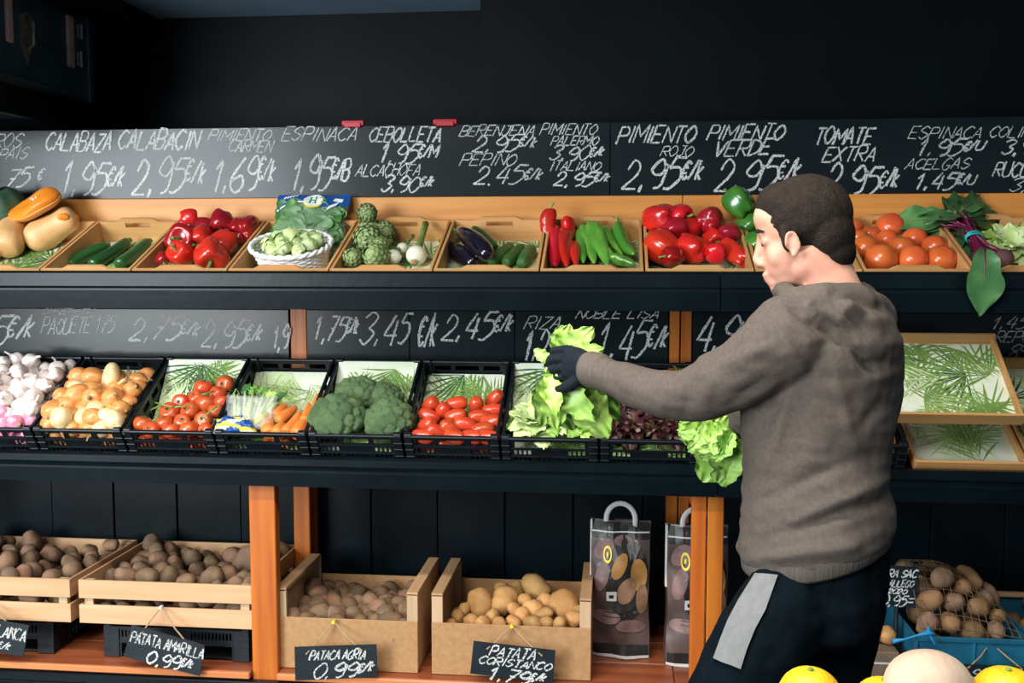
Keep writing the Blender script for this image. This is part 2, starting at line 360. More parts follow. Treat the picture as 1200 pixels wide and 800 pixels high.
texts(b1, YU, [('PUERROS', -52, 157, 25, 173), ('DEL PAIS', -38, 177, 32, 190, 13, -5), ('1,75 €', -15, 200, 50, 222, 20, -6),
 ('CALABAZA', 52, 155, 130, 177), ('1,95€/k', 70, 187, 146, 226, 38, 4), ('CALABACIN', 137, 153, 232, 175, 22, 0, 1.35), ('2,95€/k', 154, 184, 240, 226),
 ('PIMIENTO', 243, 151, 316, 165), ('CARMEN', 267, 164, 318, 178), ('1,69€/k', 248, 182, 322, 224), ('ESPINACA', 329, 149, 418, 165), ('1,95€/B', 340, 183, 409, 223),
 ('CEBOLLETA', 431, 149, 516, 166), ('1,95€/M', 443, 168, 512, 191), ('ALCACHOFA', 416, 192, 492, 206), ('3,90€/k', 445, 206, 508, 225),
 ('BERENJENA', 538, 147, 626, 159), ('2,95€/k', 553, 159, 628, 178), ('PEPINO', 538, 180, 603, 194), ('2.45€/k', 554, 195, 635, 216),
 ('PIMIENTO', 632, 145, 698, 158), ('PALERMO', 645, 159, 700, 170), ('3,90€/k', 643, 171, 708, 188), ('ITALIANO', 643, 189, 703, 200), ('2,95€/k', 648, 201, 714, 218)])
texts(b2, YU, [('PIMIENTO', 722, 147, 813, 168), ('ROJO', 773, 171, 811, 183), ('2,95€/k', 728, 185, 823, 221), ('PIMIENTO', 828, 146, 917, 164), ('VERDE', 834, 166, 903, 184, 18, -3),
 ('2,95€/k', 836, 187, 938, 225, 38, -4), ('TOMATE', 953, 149, 1022, 169), ('EXTRA', 963, 172, 1025, 189), ('2,95€/k', 966, 191, 1053, 226, 35, 5), ('ESPINACA', 1064, 148, 1150, 162),
 ('1,95€/U', 1073, 163, 1152, 182), ('ACELGAS', 1060, 185, 1135, 198), ('1,45€/U', 1070, 202, 1142, 222), ('COLIFLOR', 1158, 148, 1240, 161), ('3,90€/U', 1172, 163, 1245, 181),
 ('RUCULA', 1163, 190, 1225, 207), ('3,20€', 1181, 209, 1240, 224)])
l1 = board('chalkboard', XL, -1.163, 1.185, 1.372, 'lower chalkboard left of the first pine post, over garlic and tomatoes')
pb = atY(480, 400, .45).x; pc = atY(603, 400, .45).x
l2 = board('chalkboard', -1.097, pb, 1.180, 1.372, 'small lower chalkboard just right of the first pine post, reading 1,75')
l2b = board('chalkboard', pb + 0.002, pc, 1.180, 1.372, 'small lower chalkboard above the plum tomatoes, reading 2,45')
l2c = board('chalkboard', pc + 0.002, 0.177, 1.180, 1.372, 'lower chalkboard reading riza, behind the glove')
l3 = board('chalkboard', 0.261, 0.94, 1.19, 1.372, 'lower chalkboard reading 4,90, left part hidden by the man')
l4 = board('chalkboard', 0.942, XR, 1.195, 1.372, 'lower chalkboard at the far right with repollo prices')
texts(l1, YU, [('1,95€/k', -75, 366, 40, 408), ('OFERTA', 48, 361, 112, 368, 7, 0, .6), ('PAQUETE 175', 48, 372, 134, 391, 18, -2, .7), ('2,75€/k', 151, 370, 234, 397, 27, 3), ('2,95€/k', 236, 374, 307, 405, 31, 4), ('1,9', 319, 379, 337, 409)])
texts(l2, YU, [('1,75€/k', 367, 370, 420, 399), ('3,4', 420, 366, 464, 403)])
texts(l2b, YU, [('2,45€/k', 516, 366, 601, 398)])
texts(l2, YU, [('5', 466, 366, 479, 403)]); texts(l2b, YU, [('€/k', 488, 368, 512, 405)])
texts(l2c, YU, [('RIZA', 613, 370, 656, 385), ('1,25€/k', 612, 388, 672, 422), ('NOBLE LISA', 674, 362, 772, 373), ('1,45€/k', 698, 377, 782, 420)])
texts(l3, YU, [('4,90€', 812, 371, 895, 412)])
texts(l4, YU, [('1,45', 1160, 371, 1204, 385), ('REPOLLO', 1165, 388, 1238, 401), ('COL', 1184, 403, 1214, 411), ('2,40', 1178, 413, 1222, 423)])
RED = mat('red_plastic', (0.55, 0.02, 0.035), 0.4, 0.4, var=0.3)
for (a, b, lab) in ((401, 427, 'left red clip gripping the top edge of the upper chalkboard'), (508, 536, 'right red clip gripping the top edge of the upper chalkboard')):
    p, q = atY(a, 144, .446), atY(b, 144, .446)
    o = thing('red_clip', (p.x, 0.446, 2.014), lab, 'clip', 'red clips on the chalkboard')
    MB().bbox((0, -0.012, 0.0), (q.x - p.x, 0.008, 0.018), 0.003).build('clip_body', RED, o)
    MB().bbox((0.01, -0.016, -0.006), (q.x - p.x - 0.01, -0.0085, 0.012), 0.002).build('clip_jaw', RED, o)

# ------------------------------------------------------------------ cupboard on the left bulkhead
DK = mat('dark_teal_lacquer', (0.028, 0.060, 0.070), 0.35, 0.5, var=0.3); LITB = mat('lit_bevel_pale', (0.60, 0.40, 0.32), 0.5, 0.4, var=0.3)  # pale moulding tone paints in the light caught by the door's bevels
BRS = mat('tarnished_brass', (0.34, 0.32, 0.26), 0.35, 0.5, metal=0.7, var=0.4, nscale=40)
cb = thing('wall_cupboard', (-2.07, 0.3, 2.16), 'dark teal cupboard with hinges and pointed lock plate, high on the left', 'cupboard')
CI = cb.matrix_world.inverted(); XC = -2.045
def cx_(px, py): return atX(px, py, XC)
yr = cx_(99, 80).y; yl = -0.1
MB().bbox((-2.074, yl, 2.165), (XC, yr, 2.545), 0.004).build('door', DK, cb, M=CI)
MB().prism([(XC - 0.03, 2.150), (XC + 0.02, 2.155), (XC + 0.02, 2.168), (XC, 2.18), (XC - 0.03, 2.18)], 1, yl, yr + 0.01).build('bottom_moulding', DK, cb, M=CI)
MB().bbox((XC - 0.03, yr - 0.012, 2.15), (XC + 0.025, yr + 0.02, 2.545), 0.004).build('side_stile', DK, cb, M=CI)
for (x0, x1, y0, y1) in ((6, 13, -60, 48), (78, 85, 24, 78)):
    a = cx_(x0, y1); b = cx_(x1, y1)
    MB().bbox((XC - 0.002, a.y, a.z), (XC + 0.012, b.y, min(2.54, a.z + (0.35 if y0 < 0 else 0.19))), 0.004).build('moulding', LITB, cb, M=CI)
a = cx_(24, 60); b = cx_(38, 60); c = cx_(31, 75); t = cx_(31, 20)
MB().prism([(a.y, a.z + 0.03), (c.y, c.z), (b.y, b.z + 0.03), (b.y, t.z), (c.y, t.z + 0.02), (a.y, t.z)], 0, XC, XC + 0.006).build('lock_plate', BRS, cb, M=CI)
MB().tube([(XC + 0.006, c.y, t.z), (XC + 0.03, c.y, t.z - 0.02), (XC + 0.03, c.y, a.z + 0.03), (XC + 0.006, c.y, a.z + 0.01)], 0.006, 8).build('handle', BRS, cb, M=CI, smooth=True)
for (y0, y1) in ((30, 45), (62, 78)):
    a = cx_(92, y1); b = cx_(92, y0)
    hg = MB().bbox((XC - 0.002, a.y - 0.015, a.z), (XC + 0.008, a.y + 0.018, b.z), 0.002).build('hinge', BRS, cb, M=CI)
    MB().tube([(XC + 0.012, a.y, a.z - 0.004), (XC + 0.012, a.y, b.z + 0.004)], 0.006, 8).build('hinge_pin', BRS, hg)
# ------------------------------------------------------------------ trays and crates
def sheet(mode, v):      # height of the liner above the tray floor
    if mode == 0: return 0.006
    if mode == 1: return 0.02 + 0.045 * max(0, (v - 0.18) / 0.2) ** 1.3
    return 0.02 + 0.085 * max(0, (v - 0.16) / 0.2) ** 1.2
LN = {}
def liner_mesh(W, D, mode, seed):
    k = (round(W, 3), round(D, 3), mode, seed)
    if k in LN: return LN[k]
    rn = random.Random(seed * 77 + 5)
    a = MB().grid(lambda i, j: (i * W, 0.004 + j * (D - 0.008), sheet(mode, j * D)), 2, 14).mesh('liner', PAPER, True)
    b = MB()
    def pt(x, y, l): return Vector((x, y, sheet(mode, y) + 0.0008 + l))
    def blade(p, ang, L, wd, mi, lift):
        d = Vector((math.cos(ang), math.sin(ang), 0)); s = Vector((-d.y, d.x, 0)) * wd
        prof = [(0, 0.1), (0.4, 1.0), (0.7, 0.7), (1, 0.05)]; vs = []
        bend = rn.uniform(-.15, .15)
        for t, ww in prof:
            q = p + d * (L * t) + s.normalized() * (bend * L * t * t)
            for sg in (1, -1):
                z = q + s * (ww * sg); vs.append(pt(min(max(z.x, 0.001), W - 0.001), min(max(z.y, 0.006), D - 0.006), lift))
        b.add(vs, [(0, 1, 3, 2), (2, 3, 5, 4), (4, 5, 7, 6)], mi)
    for fr in range(int((26 if mode else 15) * W / 0.28)):
        p = Vector((rn.uniform(0, W), D * (rn.random() ** .7 if mode else rn.random()), 0)); an = rn.uniform(0, 2 * PI); mi = rn.choice((0, 0, 1, 1, 1, 2, 3)); L = rn.uniform(0.13, 0.22)
        lift = fr * 0.00006
        if rn.random() < 0.5:       # fan palm
            for q in range(15): blade(p, an + (q - 7) * 0.2, L * rn.uniform(.7, 1), rn.uniform(.0028, .0046), mi, lift)
        else:                        # feather palm
            blade(p, an, L * 1.2, 0.003, mi, lift); d = Vector((math.cos(an), math.sin(an), 0))
            for q in range(12):
                for sg in (1, -1): blade(p + d * (L * 1.15 * q / 12), an + sg * rn.uniform(.6, .8), L * 0.55 * (1 - 0.5 * q / 12), rn.uniform(.0024, .004), mi, lift)
    LN[k] = (a, b.mesh('printed_leaves', [G1, G2, G3, G4], False, False)); return LN[k]
def tray_end(W, hh, hole):
    mb = MB(); t = 0.009; hb = hh - 0.012
    c0, c1 = W * 0.5 - 0.045, W * 0.5 + 0.045
    if hole:
        z0, z1 = hb - 0.022, hb - 0.004
        mb.box((0, 0, 0), (W, t, z0)).box((0, 0, z0), (c0, t, z1)).box((c1, 0, z0), (W, t, z1)).box((0, 0, z1), (W, t, hb))
    else: mb.box((0, 0, 0), (W, t, hb))
    mb.prism([(c0 - 0.035, hb), (c1 + 0.035, hb), (c1 + 0.012, hh), (c0 - 0.012, hh)], 1, 0, t)
    return mb
def make_tray(xa, xb, label, y0=0.04, z0=1.447, tilt=TT, D=0.40, hh=0.092, seed=1, lined=True, mats=None, flush=False):
    M = T((xa + 0.003, y0, z0)) @ RX(tilt); W = xb - xa - 0.006
    o = thing('wooden_tray', M, label, 'tray', 'shallow wooden trays'); t = 0.009
    if flush:
        for y in (0, D - t): MB().bbox((0, y, 0), (W, y + t, hh), 0.0015).build('end_board', TRAYX, o)
    else:
        tray_end(W, hh, False).build('front_board', TRAYX, o)
        tray_end(W, hh, True).build('rear_board', TRAYX, o, M=T((0, D - t, 0)))
    for x in (0, W - t): MB().bbox((x, t, 0), (x + t, D - t, hh - 0.012), 0.001).build('side_board', TRAYY, o)
    MB().box((t, t, 0), (W - t, D - t, 0.005)).build('base', TRAYX, o)
    if lined:
        a, b = liner_mesh(W - 2 * t, D - 2 * t, 0, seed)
        l = inst('paper_liner', a, o, T((t, t, 0))); inst('printed_leaves', b, l)['kind'] = 'stuff'
    o['_W'] = W; return o, M
def holes(mb, W, H, t, hs, M):     # thin panel W x H with rectangular openings
    xs = sorted({0, W} | {h[0] for h in hs} | {h[1] for h in hs}); zs = sorted({0, H} | {h[2] for h in hs} | {h[3] for h in hs})
    for j in range(len(zs) - 1):
        run = None
        for i in range(len(xs) - 1):
            cx, cz = (xs[i] + xs[i + 1]) / 2, (zs[j] + zs[j + 1]) / 2
            op = any(h[0] < cx < h[1] and h[2] < cz < h[3] for h in hs)
            if not op and run is None: run = xs[i]
            if op and run is not None: mb.box((run, 0, zs[j]), (xs[i], t, zs[j + 1]), M=M); run = None
        if run is not None: mb.box((run, 0, zs[j]), (W, t, zs[j + 1]), M=M)
CW, CDp, CH = 0.296, 0.40, 0.112
def crate_pieces(W, D, H, m, style=0):
    P = []; t = 0.004; I = Matrix()
    hs = []
    if style == 1: hs += [(0.04, W - 0.04, H * 0.60, H * 0.84)]
    else: hs += [(0.035, 0.092, H * .66, H * .84), (0.108, W - 0.108, H * .66, H * .84), (W - 0.092, W - 0.035, H * .66, H * .84)]
    for g0 in (0.037, W - 0.091):
        for q in range(4): hs.append((g0 + q * 0.0145, g0 + q * 0.0145 + 0.009, H * .36, H * .54))
        for q in range(4): hs.append((g0 + q * 0.0145, g0 + q * 0.0145 + 0.009, H * .10, H * .26))
    for q in range(5): hs.append((W / 2 - 0.036 + q * 0.015, W / 2 - 0.036 + q * 0.015 + 0.008, H * .18, H * .27))
    f = MB(); holes(f, W, H - 0.006, t, hs, T((0, 0.006, 0))); f.box((0.025, 0.003, H * .56), (W - 0.025, 0.0065, H * .62)).box((0.025, 0.003, H * .30), (W - 0.025, 0.0065, H * .33)); P.append(('front_panel', f.mesh('front_panel', m)))
    b = MB(); holes(b, W, H - 0.006, t, hs, T((0, D - 0.010, 0))); P.append(('rear_panel', b.mesh('rear_panel', m)))
    for x in (0.004, W - 0.008):
        s = MB(); h2 = [(0.05 + q * 0.075, 0.10 + q * 0.075, H * .62, H * .82) for q in range(4)] + [(0.04 + q * 0.022, 0.052 + q * 0.022, H * .14, H * .45) for q in range(14)]
        holes(s, D - 0.02, H - 0.006, t, h2, T((x + 0.004, 0.01, 0)) @ RZ(PI / 2)); P.append(('side_panel', s.mesh('side_panel', m)))
    bs = MB(); holes(bs, W - 0.016, D - 0.02, 0.004, [(0.02 + i * 0.03, 0.04 + i * 0.03, 0.02 + j * 0.03, 0.04 + j * 0.03) for i in range(8) for j in range(11)], T((0.008, 0.01, 0.005)) @ RX(-PI / 2) @ T((0, -0.004, 0)) @ Matrix.Diagonal((1, 1, 1, 1))); 
    P.append(('base', bs.mesh('base', m)))
    r = MB()
    r.bbox((0, 0, H - 0.010), (W, 0.012, H), .002).bbox((0, D - 0.012, H - 0.010), (W, D, H), .002).bbox((0, 0.01, H - 0.010), (0.010, D - 0.01, H), .002).bbox((W - 0.010, 0.01, H - 0.010), (W, D - 0.01, H), .002)
    P.append(('rim', r.mesh('rim', m)))
    for (x, y) in ((0, 0), (W - 0.026, 0), (0, D - 0.02), (W - 0.026, D - 0.02)):
        c = MB().bbox((x, y + 0.001, 0.0), (x + 0.026, y + 0.018, H + 0.006), .003)
        for z in (H * .25, H * .5, H * .72): c.bbox((x - 0.001, y - 0.002 if y < .1 else y + 0.002, z), (x + 0.027, y + 0.016 if y < .1 else y + 0.02, z + 0.004), .001)
        P.append(('corner_post', c.mesh('corner_post', m)))
    return P
CP = [crate_pieces(CW, CDp, CH, PLA, s) for s in (0, 1)]
Y0M, Z0M = 0.058, 0.907
def make_crate(i, label, mode=1, seed=1, lined=True, style=0):
    xa = -1.872 + 0.3045 * (i - 1); M = T((xa, Y0M, Z0M)) @ RX(TM)
    o = thing('plastic_crate', M, label, 'crate', 'black slatted crates on the middle shelf')
    for n, me in CP[style]: inst(n, me, o)
    if lined:
        a, b = liner_mesh(CW - 0.02, CDp - 0.024, mode, seed)
        l = inst('paper_liner', a, o, T((0.01, 0.012, 0))); inst('printed_leaves', b, l)['kind'] = 'stuff'
    return M

# ------------------------------------------------------------------ produce: meshes of each kind
def body(L=0.1, r=0.04, pw=0.6, lobes=0, amp=0.0, top=0.0, bot=0.0, taper=0.0, bend=0.0, nz=0.0, nzs=20, seed=0, nt=14, ns=20, waist=0.0, tipr=0.3, wrinkle=0.0, lobebot=0.0):
    mb = MB()
    def f(t, th):
        ph = PI * t; s = math.sin(ph); rr = r * (abs(s) ** pw); z = -math.cos(ph) * L / 2; q = z / (L / 2)
        rr *= 1 + taper * q
        if waist: rr *= 1 - waist * math.exp(-((q - 0.25) / 0.35) ** 2)
        if lobes: rr *= 1 + amp * math.cos(lobes * th + seed) * (0.6 + 0.4 * abs(s)) + amp * 0.4 * math.cos((lobes - 1) * th + seed * 2)
        e = math.exp(-(rr / (tipr * r)) ** 2)
        if t > 0.5: z += top * L * e
        else:
            z -= bot * L * e
            if lobebot: z -= lobebot * L * math.cos(lobes * th + seed) * math.exp(-((t - 0.16) / 0.12) ** 2)
        p = Vector((rr * math.cos(th), rr * math.sin(th), z))
        if bend: p.x += bend * L * (q * q - 0.4)
        if nz:
            k = 1 + nz * nz3(p, nzs, seed) + nz * 0.5 * nz3(p, nzs * 2.3, seed + 9); p = Vector((p.x * k, p.y * k, p.z * (1 + nz * 0.5 * nz3(p, nzs, seed + 4))))
        if wrinkle: 
            k = 1 + wrinkle * math.sin(nz3(p, 55, seed) * 14); p.x *= k; p.y *= k
        return p
    return mb.surf(f, nt, ns)
def stemmesh(L, r0, r1, m, curve=0.3, seed=0, cal=0, calr=0.01, calz=0.0, droop=0.2, name='stem'):
    mb = MB(); rn = random.Random(seed)
    pts = [(curve * L * (t ** 2), 0, L * t) for t in (0, .3, .6, .85, 1)]
    mb.tube(pts, [r0 * 1.3, r0, (r0 + r1) / 2, r1, r1 * 1.25], 7)
    for k in range(cal):
        a = 2 * PI * k / cal + rn.uniform(-.2, .2); d = Vector((math.cos(a), math.sin(a), 0)); s = Vector((-d.y, d.x, 0)); w = calr * 0.32
        p1 = d * calr * 0.5 + Vector((0, 0, calz + 0.0015)); p2 = d * calr + Vector((0, 0, calz - calr * droop))
        u = Vector((0, 0, 0.0012))
        vs = [Vector((0, 0, 0.0005 + calz)) + s * w * .6, Vector((0, 0, 0.0005 + calz)) - s * w * .6, p1 + s * w, p1 - s * w, p2]
        vs += [v + u for v in vs]
        mb.add(vs, [(0, 1, 3, 2), (2, 3, 4), (5, 7, 8, 6), (7, 9, 8), (0, 2, 7, 5), (2, 4, 9, 7), (4, 3, 8, 9), (3, 1, 6, 8), (1, 0, 5, 6)])
    return mb.mesh(name, m, True)
def veg(name, col, rough=0.35, **k): return mat(name, col, rough, **k)
M_BELL = veg('red_pepper_skin', (0.72, 0.022, 0.012), 0.20, col2=(0.55, 0.012, 0.012), nscale=12, orand=0.12, coat=0.35, spec=0.5)
M_BELLD = veg('deep_red_pepper_skin', (0.38, 0.008, 0.014), 0.2, col2=(0.26, 0.006, 0.012), nscale=12, orand=0.15, coat=0.35)
M_PAL = veg('palermo_pepper_skin', (0.64, 0.012, 0.010), 0.25, col2=(0.48, 0.008, 0.01), nscale=20, orand=0.12, coat=0.3)
M_GRN = veg('green_pepper_skin', (0.09, 0.28, 0.03), 0.24, col2=(0.04, 0.17, 0.02), nscale=14, orand=0.2, coat=0.35)
M_GRNL = veg('light_green_pepper_skin', (0.16, 0.42, 0.05), 0.24, col2=(0.07, 0.26, 0.03), nscale=14, orand=0.2, coat=0.35)
M_TOM = veg('salad_tomato_skin', (0.74, 0.16, 0.035), 0.25, col2=(0.66, 0.10, 0.025), nscale=12, orand=0.12, coat=0.3, sss=0.15)
M_TOMR = veg('vine_tomato_skin', (0.60, 0.075, 0.022), 0.22, col2=(0.56, 0.11, 0.03), nscale=14, orand=0.12, coat=0.35, sss=0.15)
M_PLUM = veg('plum_tomato_skin', (0.58, 0.075, 0.022), 0.22, col2=(0.50, 0.05, 0.018), nscale=16, orand=0.12, coat=0.35, sss=0.15)
M_ZUC = veg('courgette_skin', (0.015, 0.075, 0.02), 0.3, col2=(0.03, 0.13, 0.03), nscale=2, stretch=(40, 40, 3), orand=0.3, coat=0.2)
M_CUC = veg('cucumber_skin', (0.035, 0.12, 0.03), 0.35, col2=(0.08, 0.2, 0.05), nscale=2, stretch=(30, 30, 4), orand=0.2, bump=0.3, bscale=90)
M_EGG = veg('aubergine_skin', (0.008, 0.005, 0.014), 0.12, var=0.2, coat=0.8)
M_STEM = veg('green_stem', (0.22, 0.36, 0.08), 0.5, var=0.4, nscale=60, orand=0.2)
M_STEMD = veg('dark_green_stem', (0.06, 0.16, 0.03), 0.5, var=0.4, nscale=60)
M_SQ = veg('butternut_skin', (0.74, 0.44, 0.19), 0.45, col2=(0.66, 0.36, 0.14), nscale=8, stretch=(4, 4, 1), orand=0.06, bump=0.06, bscale=30)
M_PKF = veg('cut_pumpkin_flesh', (0.84, 0.30, 0.02), 0.4, col2=(0.80, 0.22, 0.015), nscale=20, sss=0.2, bump=0.15, bscale=60)
M_PKS = veg('orange_pumpkin_skin', (0.78, 0.34, 0.07), 0.5, var=0.2, nscale=20)
M_PKG = veg('dark_green_pumpkin_skin', (0.02, 0.06, 0.035), 0.5, col2=(0.05, 0.11, 0.06), nscale=12)
M_ART = veg('artichoke_bract', (0.36, 0.44, 0.19), 0.55, col2=(0.24, 0.34, 0.12), nscale=30, orand=0.15)
M_SPR = veg('pale_sprout_leaf', (0.52, 0.68, 0.24), 0.4, col2=(0.68, 0.78, 0.42), nscale=30, orand=0.12, bump=0.2, bscale=60)
M_WHT = veg('white_bulb', (0.82, 0.80, 0.68), 0.35, col2=(0.74, 0.76, 0.56), nscale=20, stretch=(1, 1, .2), sss=0.2)
M_ROOT = veg('root_tan', (0.52, 0.33, 0.14), 0.8, var=0.4, nscale=60)
M_GAR = veg('garlic_skin', (0.80, 0.74, 0.68), 0.5, col2=(0.70, 0.58, 0.56), nscale=3, stretch=(30, 30, 3), orand=0.08, sss=0.1)
M_PNK = veg('pink_onion_skin', (0.72, 0.16, 0.30), 0.35, col2=(0.84, 0.45, 0.55), nscale=3, stretch=(20, 20, 4), orand=0.12)
M_ONI = veg('brown_onion_skin', (0.74, 0.36, 0.11), 0.34, col2=(0.60, 0.23, 0.06), nscale=3, stretch=(22, 22, 3), orand=0.22, coat=0.15)
M_ONP = veg('pale_onion_skin', (0.84, 0.68, 0.40), 0.34, col2=(0.74, 0.52, 0.24), nscale=3, stretch=(22, 22, 3), orand=0.15, coat=0.15)
M_CAR = veg('carrot_skin', (0.82, 0.26, 0.05), 0.45, col2=(0.72, 0.20, 0.04), nscale=2, stretch=(5, 5, 60), orand=0.1)
M_BRO = veg('broccoli_head', (0.12, 0.25, 0.09), 0.75, col2=(0.24, 0.38, 0.17), nscale=70, orand=0.22, bump=0.9, bscale=230)
M_BRS = veg('broccoli_stalk', (0.42, 0.55, 0.26), 0.6, var=0.2)
M_LET = veg('green_lettuce_leaf', (0.24, 0.46, 0.06), 0.42, col2=(0.40, 0.62, 0.15), nscale=16, orand=0.22, sss=0.0)
M_LEP = veg('pale_lettuce_leaf', (0.46, 0.64, 0.20), 0.42, col2=(0.68, 0.78, 0.42), nscale=14, orand=0.15)
M_LED = veg('deep_lettuce_leaf', (0.09, 0.27, 0.025), 0.42, col2=(0.19, 0.42, 0.06), nscale=16, orand=0.25)
M_LOL = veg('dark_red_lettuce_leaf', (0.045, 0.010, 0.014), 0.4, col2=(0.10, 0.09, 0.03), nscale=14, orand=0.5, cr=(0.5, 0.75))
M_SPI = veg('spinach_leaf', (0.04, 0.15, 0.03), 0.45, col2=(0.09, 0.25, 0.06), nscale=16, orand=0.3)
M_BTL = veg('beet_leaf', (0.045, 0.15, 0.045), 0.4, col2=(0.10, 0.26, 0.08), nscale=14, orand=0.3)
M_BTS = veg('beet_stalk', (0.16, 0.008, 0.05), 0.35, var=0.4, nscale=30, orand=0.2)
M_BEE = veg('beetroot_skin', (0.13, 0.05, 0.055), 0.7, var=0.4, nscale=30, bump=0.3, bscale=60)
M_POT = veg('dusty_potato_skin', (0.25, 0.145, 0.08), 0.85, col2=(0.13, 0.08, 0.05), nscale=22, orand=0.25, bump=0.3, bscale=60)
M_POY = veg('yellow_potato_skin', (0.52, 0.29, 0.10), 0.75, col2=(0.36, 0.18, 0.06), nscale=22, orand=0.22, bump=0.3, bscale=60)
M_POD = veg('dark_small_potato_skin', (0.13, 0.08, 0.045), 0.85, col2=(0.24, 0.135, 0.07), nscale=22, orand=0.3, bump=0.3, bscale=60)
def kind(name, variants): return (name, variants)     # variant: (root mesh, [(child name, mesh, matrix)])
def bellk(m, n=4, L0=0.088, stem=M_STEM, nm='bell_pepper'):
    V = []
    for s in range(n):
        L = L0 * (1 + 0.1 * math.sin(s * 2.3))
        V.append((body(L, 0.042, 0.55, 3 + s % 2, 0.085, -0.20, -0.10, 0.12, 0, 0.03, 25, s * 1.7 + 1, 18, 28, tipr=0.38, lobebot=0.05).mesh(nm, m, True),
                  [('stem', stemmesh(0.03, 0.005, 0.004, stem, 0.5, s, 6, 0.014), T((0, 0, L * 0.5 - 0.020)))]))
    return kind(nm, V)
BELL = bellk(M_BELL); BELLD = bellk(M_BELLD); BELLG = bellk(M_GRN, 2)
def longk(m, nm, n=4):
    V = []
    for s in range(n):
        V.append((body(0.17, 0.024, 0.5, 3, 0.10, -0.05, 0.04, 0.35, 0.10 * math.sin(s * 2 + 1), 0.10, 22, s * 1.3 + 2, 22, 18, wrinkle=0.02).mesh(nm, m, True),
                  [('stem', stemmesh(0.035, 0.0045, 0.0035, M_STEM, 0.5, s, 6, 0.013), T((0.10 * math.sin(s * 2 + 1) * 0.17 * .6, 0, 0.078)))]))
    return kind(nm, V)
PAL = longk(M_PAL, 'palermo_pepper'); ITA = longk(M_GRNL, 'italian_pepper'); ITD = longk(M_GRN, 'italian_pepper')
def tomk(m, nm='tomato', cal=True):
    V = []
    for s in range(4):
        V.append((body(0.064, 0.038, 0.62, 5, 0.018, -0.12, -0.03, 0.04, 0, 0.02, 20, s + 1, 14, 22, tipr=0.3).mesh(nm, m, True),
                  [('calyx', stemmesh(0.012, 0.0022, 0.002, M_STEMD, 0.3, s, 5, 0.017, name='calyx'), T((0, 0, 0.0245)))] if cal else []))
    return kind(nm, V)
TOM = tomk(M_TOM); TOV = tomk(M_TOMR, 'vine_tomato')
PLUM = kind('plum_tomato', [(body(0.074, 0.024, 0.62, 3, 0.02, -0.04, 0.0, 0.05, 0, 0.03, 20, s, 14, 18).mesh('plum_tomato', M_PLUM, True), []) for s in range(3)])
ZUC = kind('courgette', [(body(0.20, 0.022, 0.22, 6, 0.035, 0, 0, -0.10, 0.03, 0.02, 12, s, 18, 18).mesh('courgette', M_ZUC, True),
      [('stem', stemmesh(0.022, 0.009, 0.008, M_STEM, 0.1, s), T((0, 0, 0.092)))]) for s in range(2)])
CUC = kind('cucumber', [(body(0.17, 0.020, 0.3, 5, 0.03, 0, 0, 0.04, 0.04, 0.03, 30, s, 18, 18).mesh('cucumber', M_CUC, True), []) for s in range(2)])
EGG = kind('aubergine', [(body(0.17, 0.037, 0.62, 0, 0, 0, 0, -0.22, 0.04, 0.02, 12, s, 18, 24).mesh('aubergine', M_EGG, True),
      [('calyx', stemmesh(0.035, 0.008, 0.006, M_STEMD, 0.3, s, 6, 0.028, -0.004, 0.9, 'calyx'), T((0.01, 0, 0.080)))]) for s in range(2)])
def potk(m, nm='potato', e=1.0):
    return kind(nm, [(body(0.070 + 0.012 * math.sin(s * 2.1), 0.028 + 0.003 * math.cos(s * 1.7), 0.72 + .05 * math.sin(s), 0, 0, 0, 0, 0.10 * math.sin(s * 3), 0.05 * math.sin(s), 0.22 * e, 26, s * 2.7, 10, 14).mesh(nm, m, True), []) for s in range(6)])
POT = potk(M_POT); POY = potk(M_POY, e=1.6); POD = potk(M_POD, e=.7); POB = potk(veg('brown_potato_skin', (0.24, 0.13, 0.05), .8, col2=(0.14, 0.08, 0.035), nscale=22, orand=0.25, bump=.3, bscale=60))
def onik(m, nm, n=3, L=0.062, r=0.031, top=0.26, st=M_ROOT):
    return kind(nm, [(body(L, r, 0.66, 0, 0, top, 0.04, -0.02, 0.0, 0.07, 24, s * 1.9, 14, 18, tipr=0.28).mesh(nm, m, True),
                      [('dry_neck', stemmesh(0.016, 0.004, 0.002, st, 0.6, s, name='dry_neck'), T((0, 0, L * (0.5 + top * .7)))),
                       ('root', stemmesh(0.005, 0.005, 0.006, M_ROOT, 0, s, name='root'), T((0, 0, -L * 0.54)) @ RX(PI))]) for s in range(n)])
ONI = onik(M_ONI, 'onion'); ONP = onik(M_ONP, 'onion'); PNK = onik(M_PNK, 'onion', 3, 0.055, 0.030, 0.3, M_PNK)
GAR = kind('garlic_bulb', [(body(0.046, 0.028, 0.62, 8, 0.05, 0.42, -0.04, -0.10, 0.0, 0.05, 20, s * 1.3, 14, 26, tipr=0.26).mesh('garlic_bulb', M_GAR, True),
       [('neck', stemmesh(0.020, 0.0045, 0.0035, M_GAR, 0.35, s, name='neck'), T((0, 0, 0.036)))]) for s in range(3)])
CAR = kind('carrot', [(body(0.16, 0.0155, 0.35, 0, 0, -0.02, 0.05, 0.35, 0.04 * math.sin(s * 2), 0.06, 30, s, 20, 12).mesh('carrot', M_CAR, True),
       [('stub', stemmesh(0.010, 0.005, 0.004, M_STEM, 0, s, name='stub'), T((0, 0, 0.077)))]) for s in range(3)])
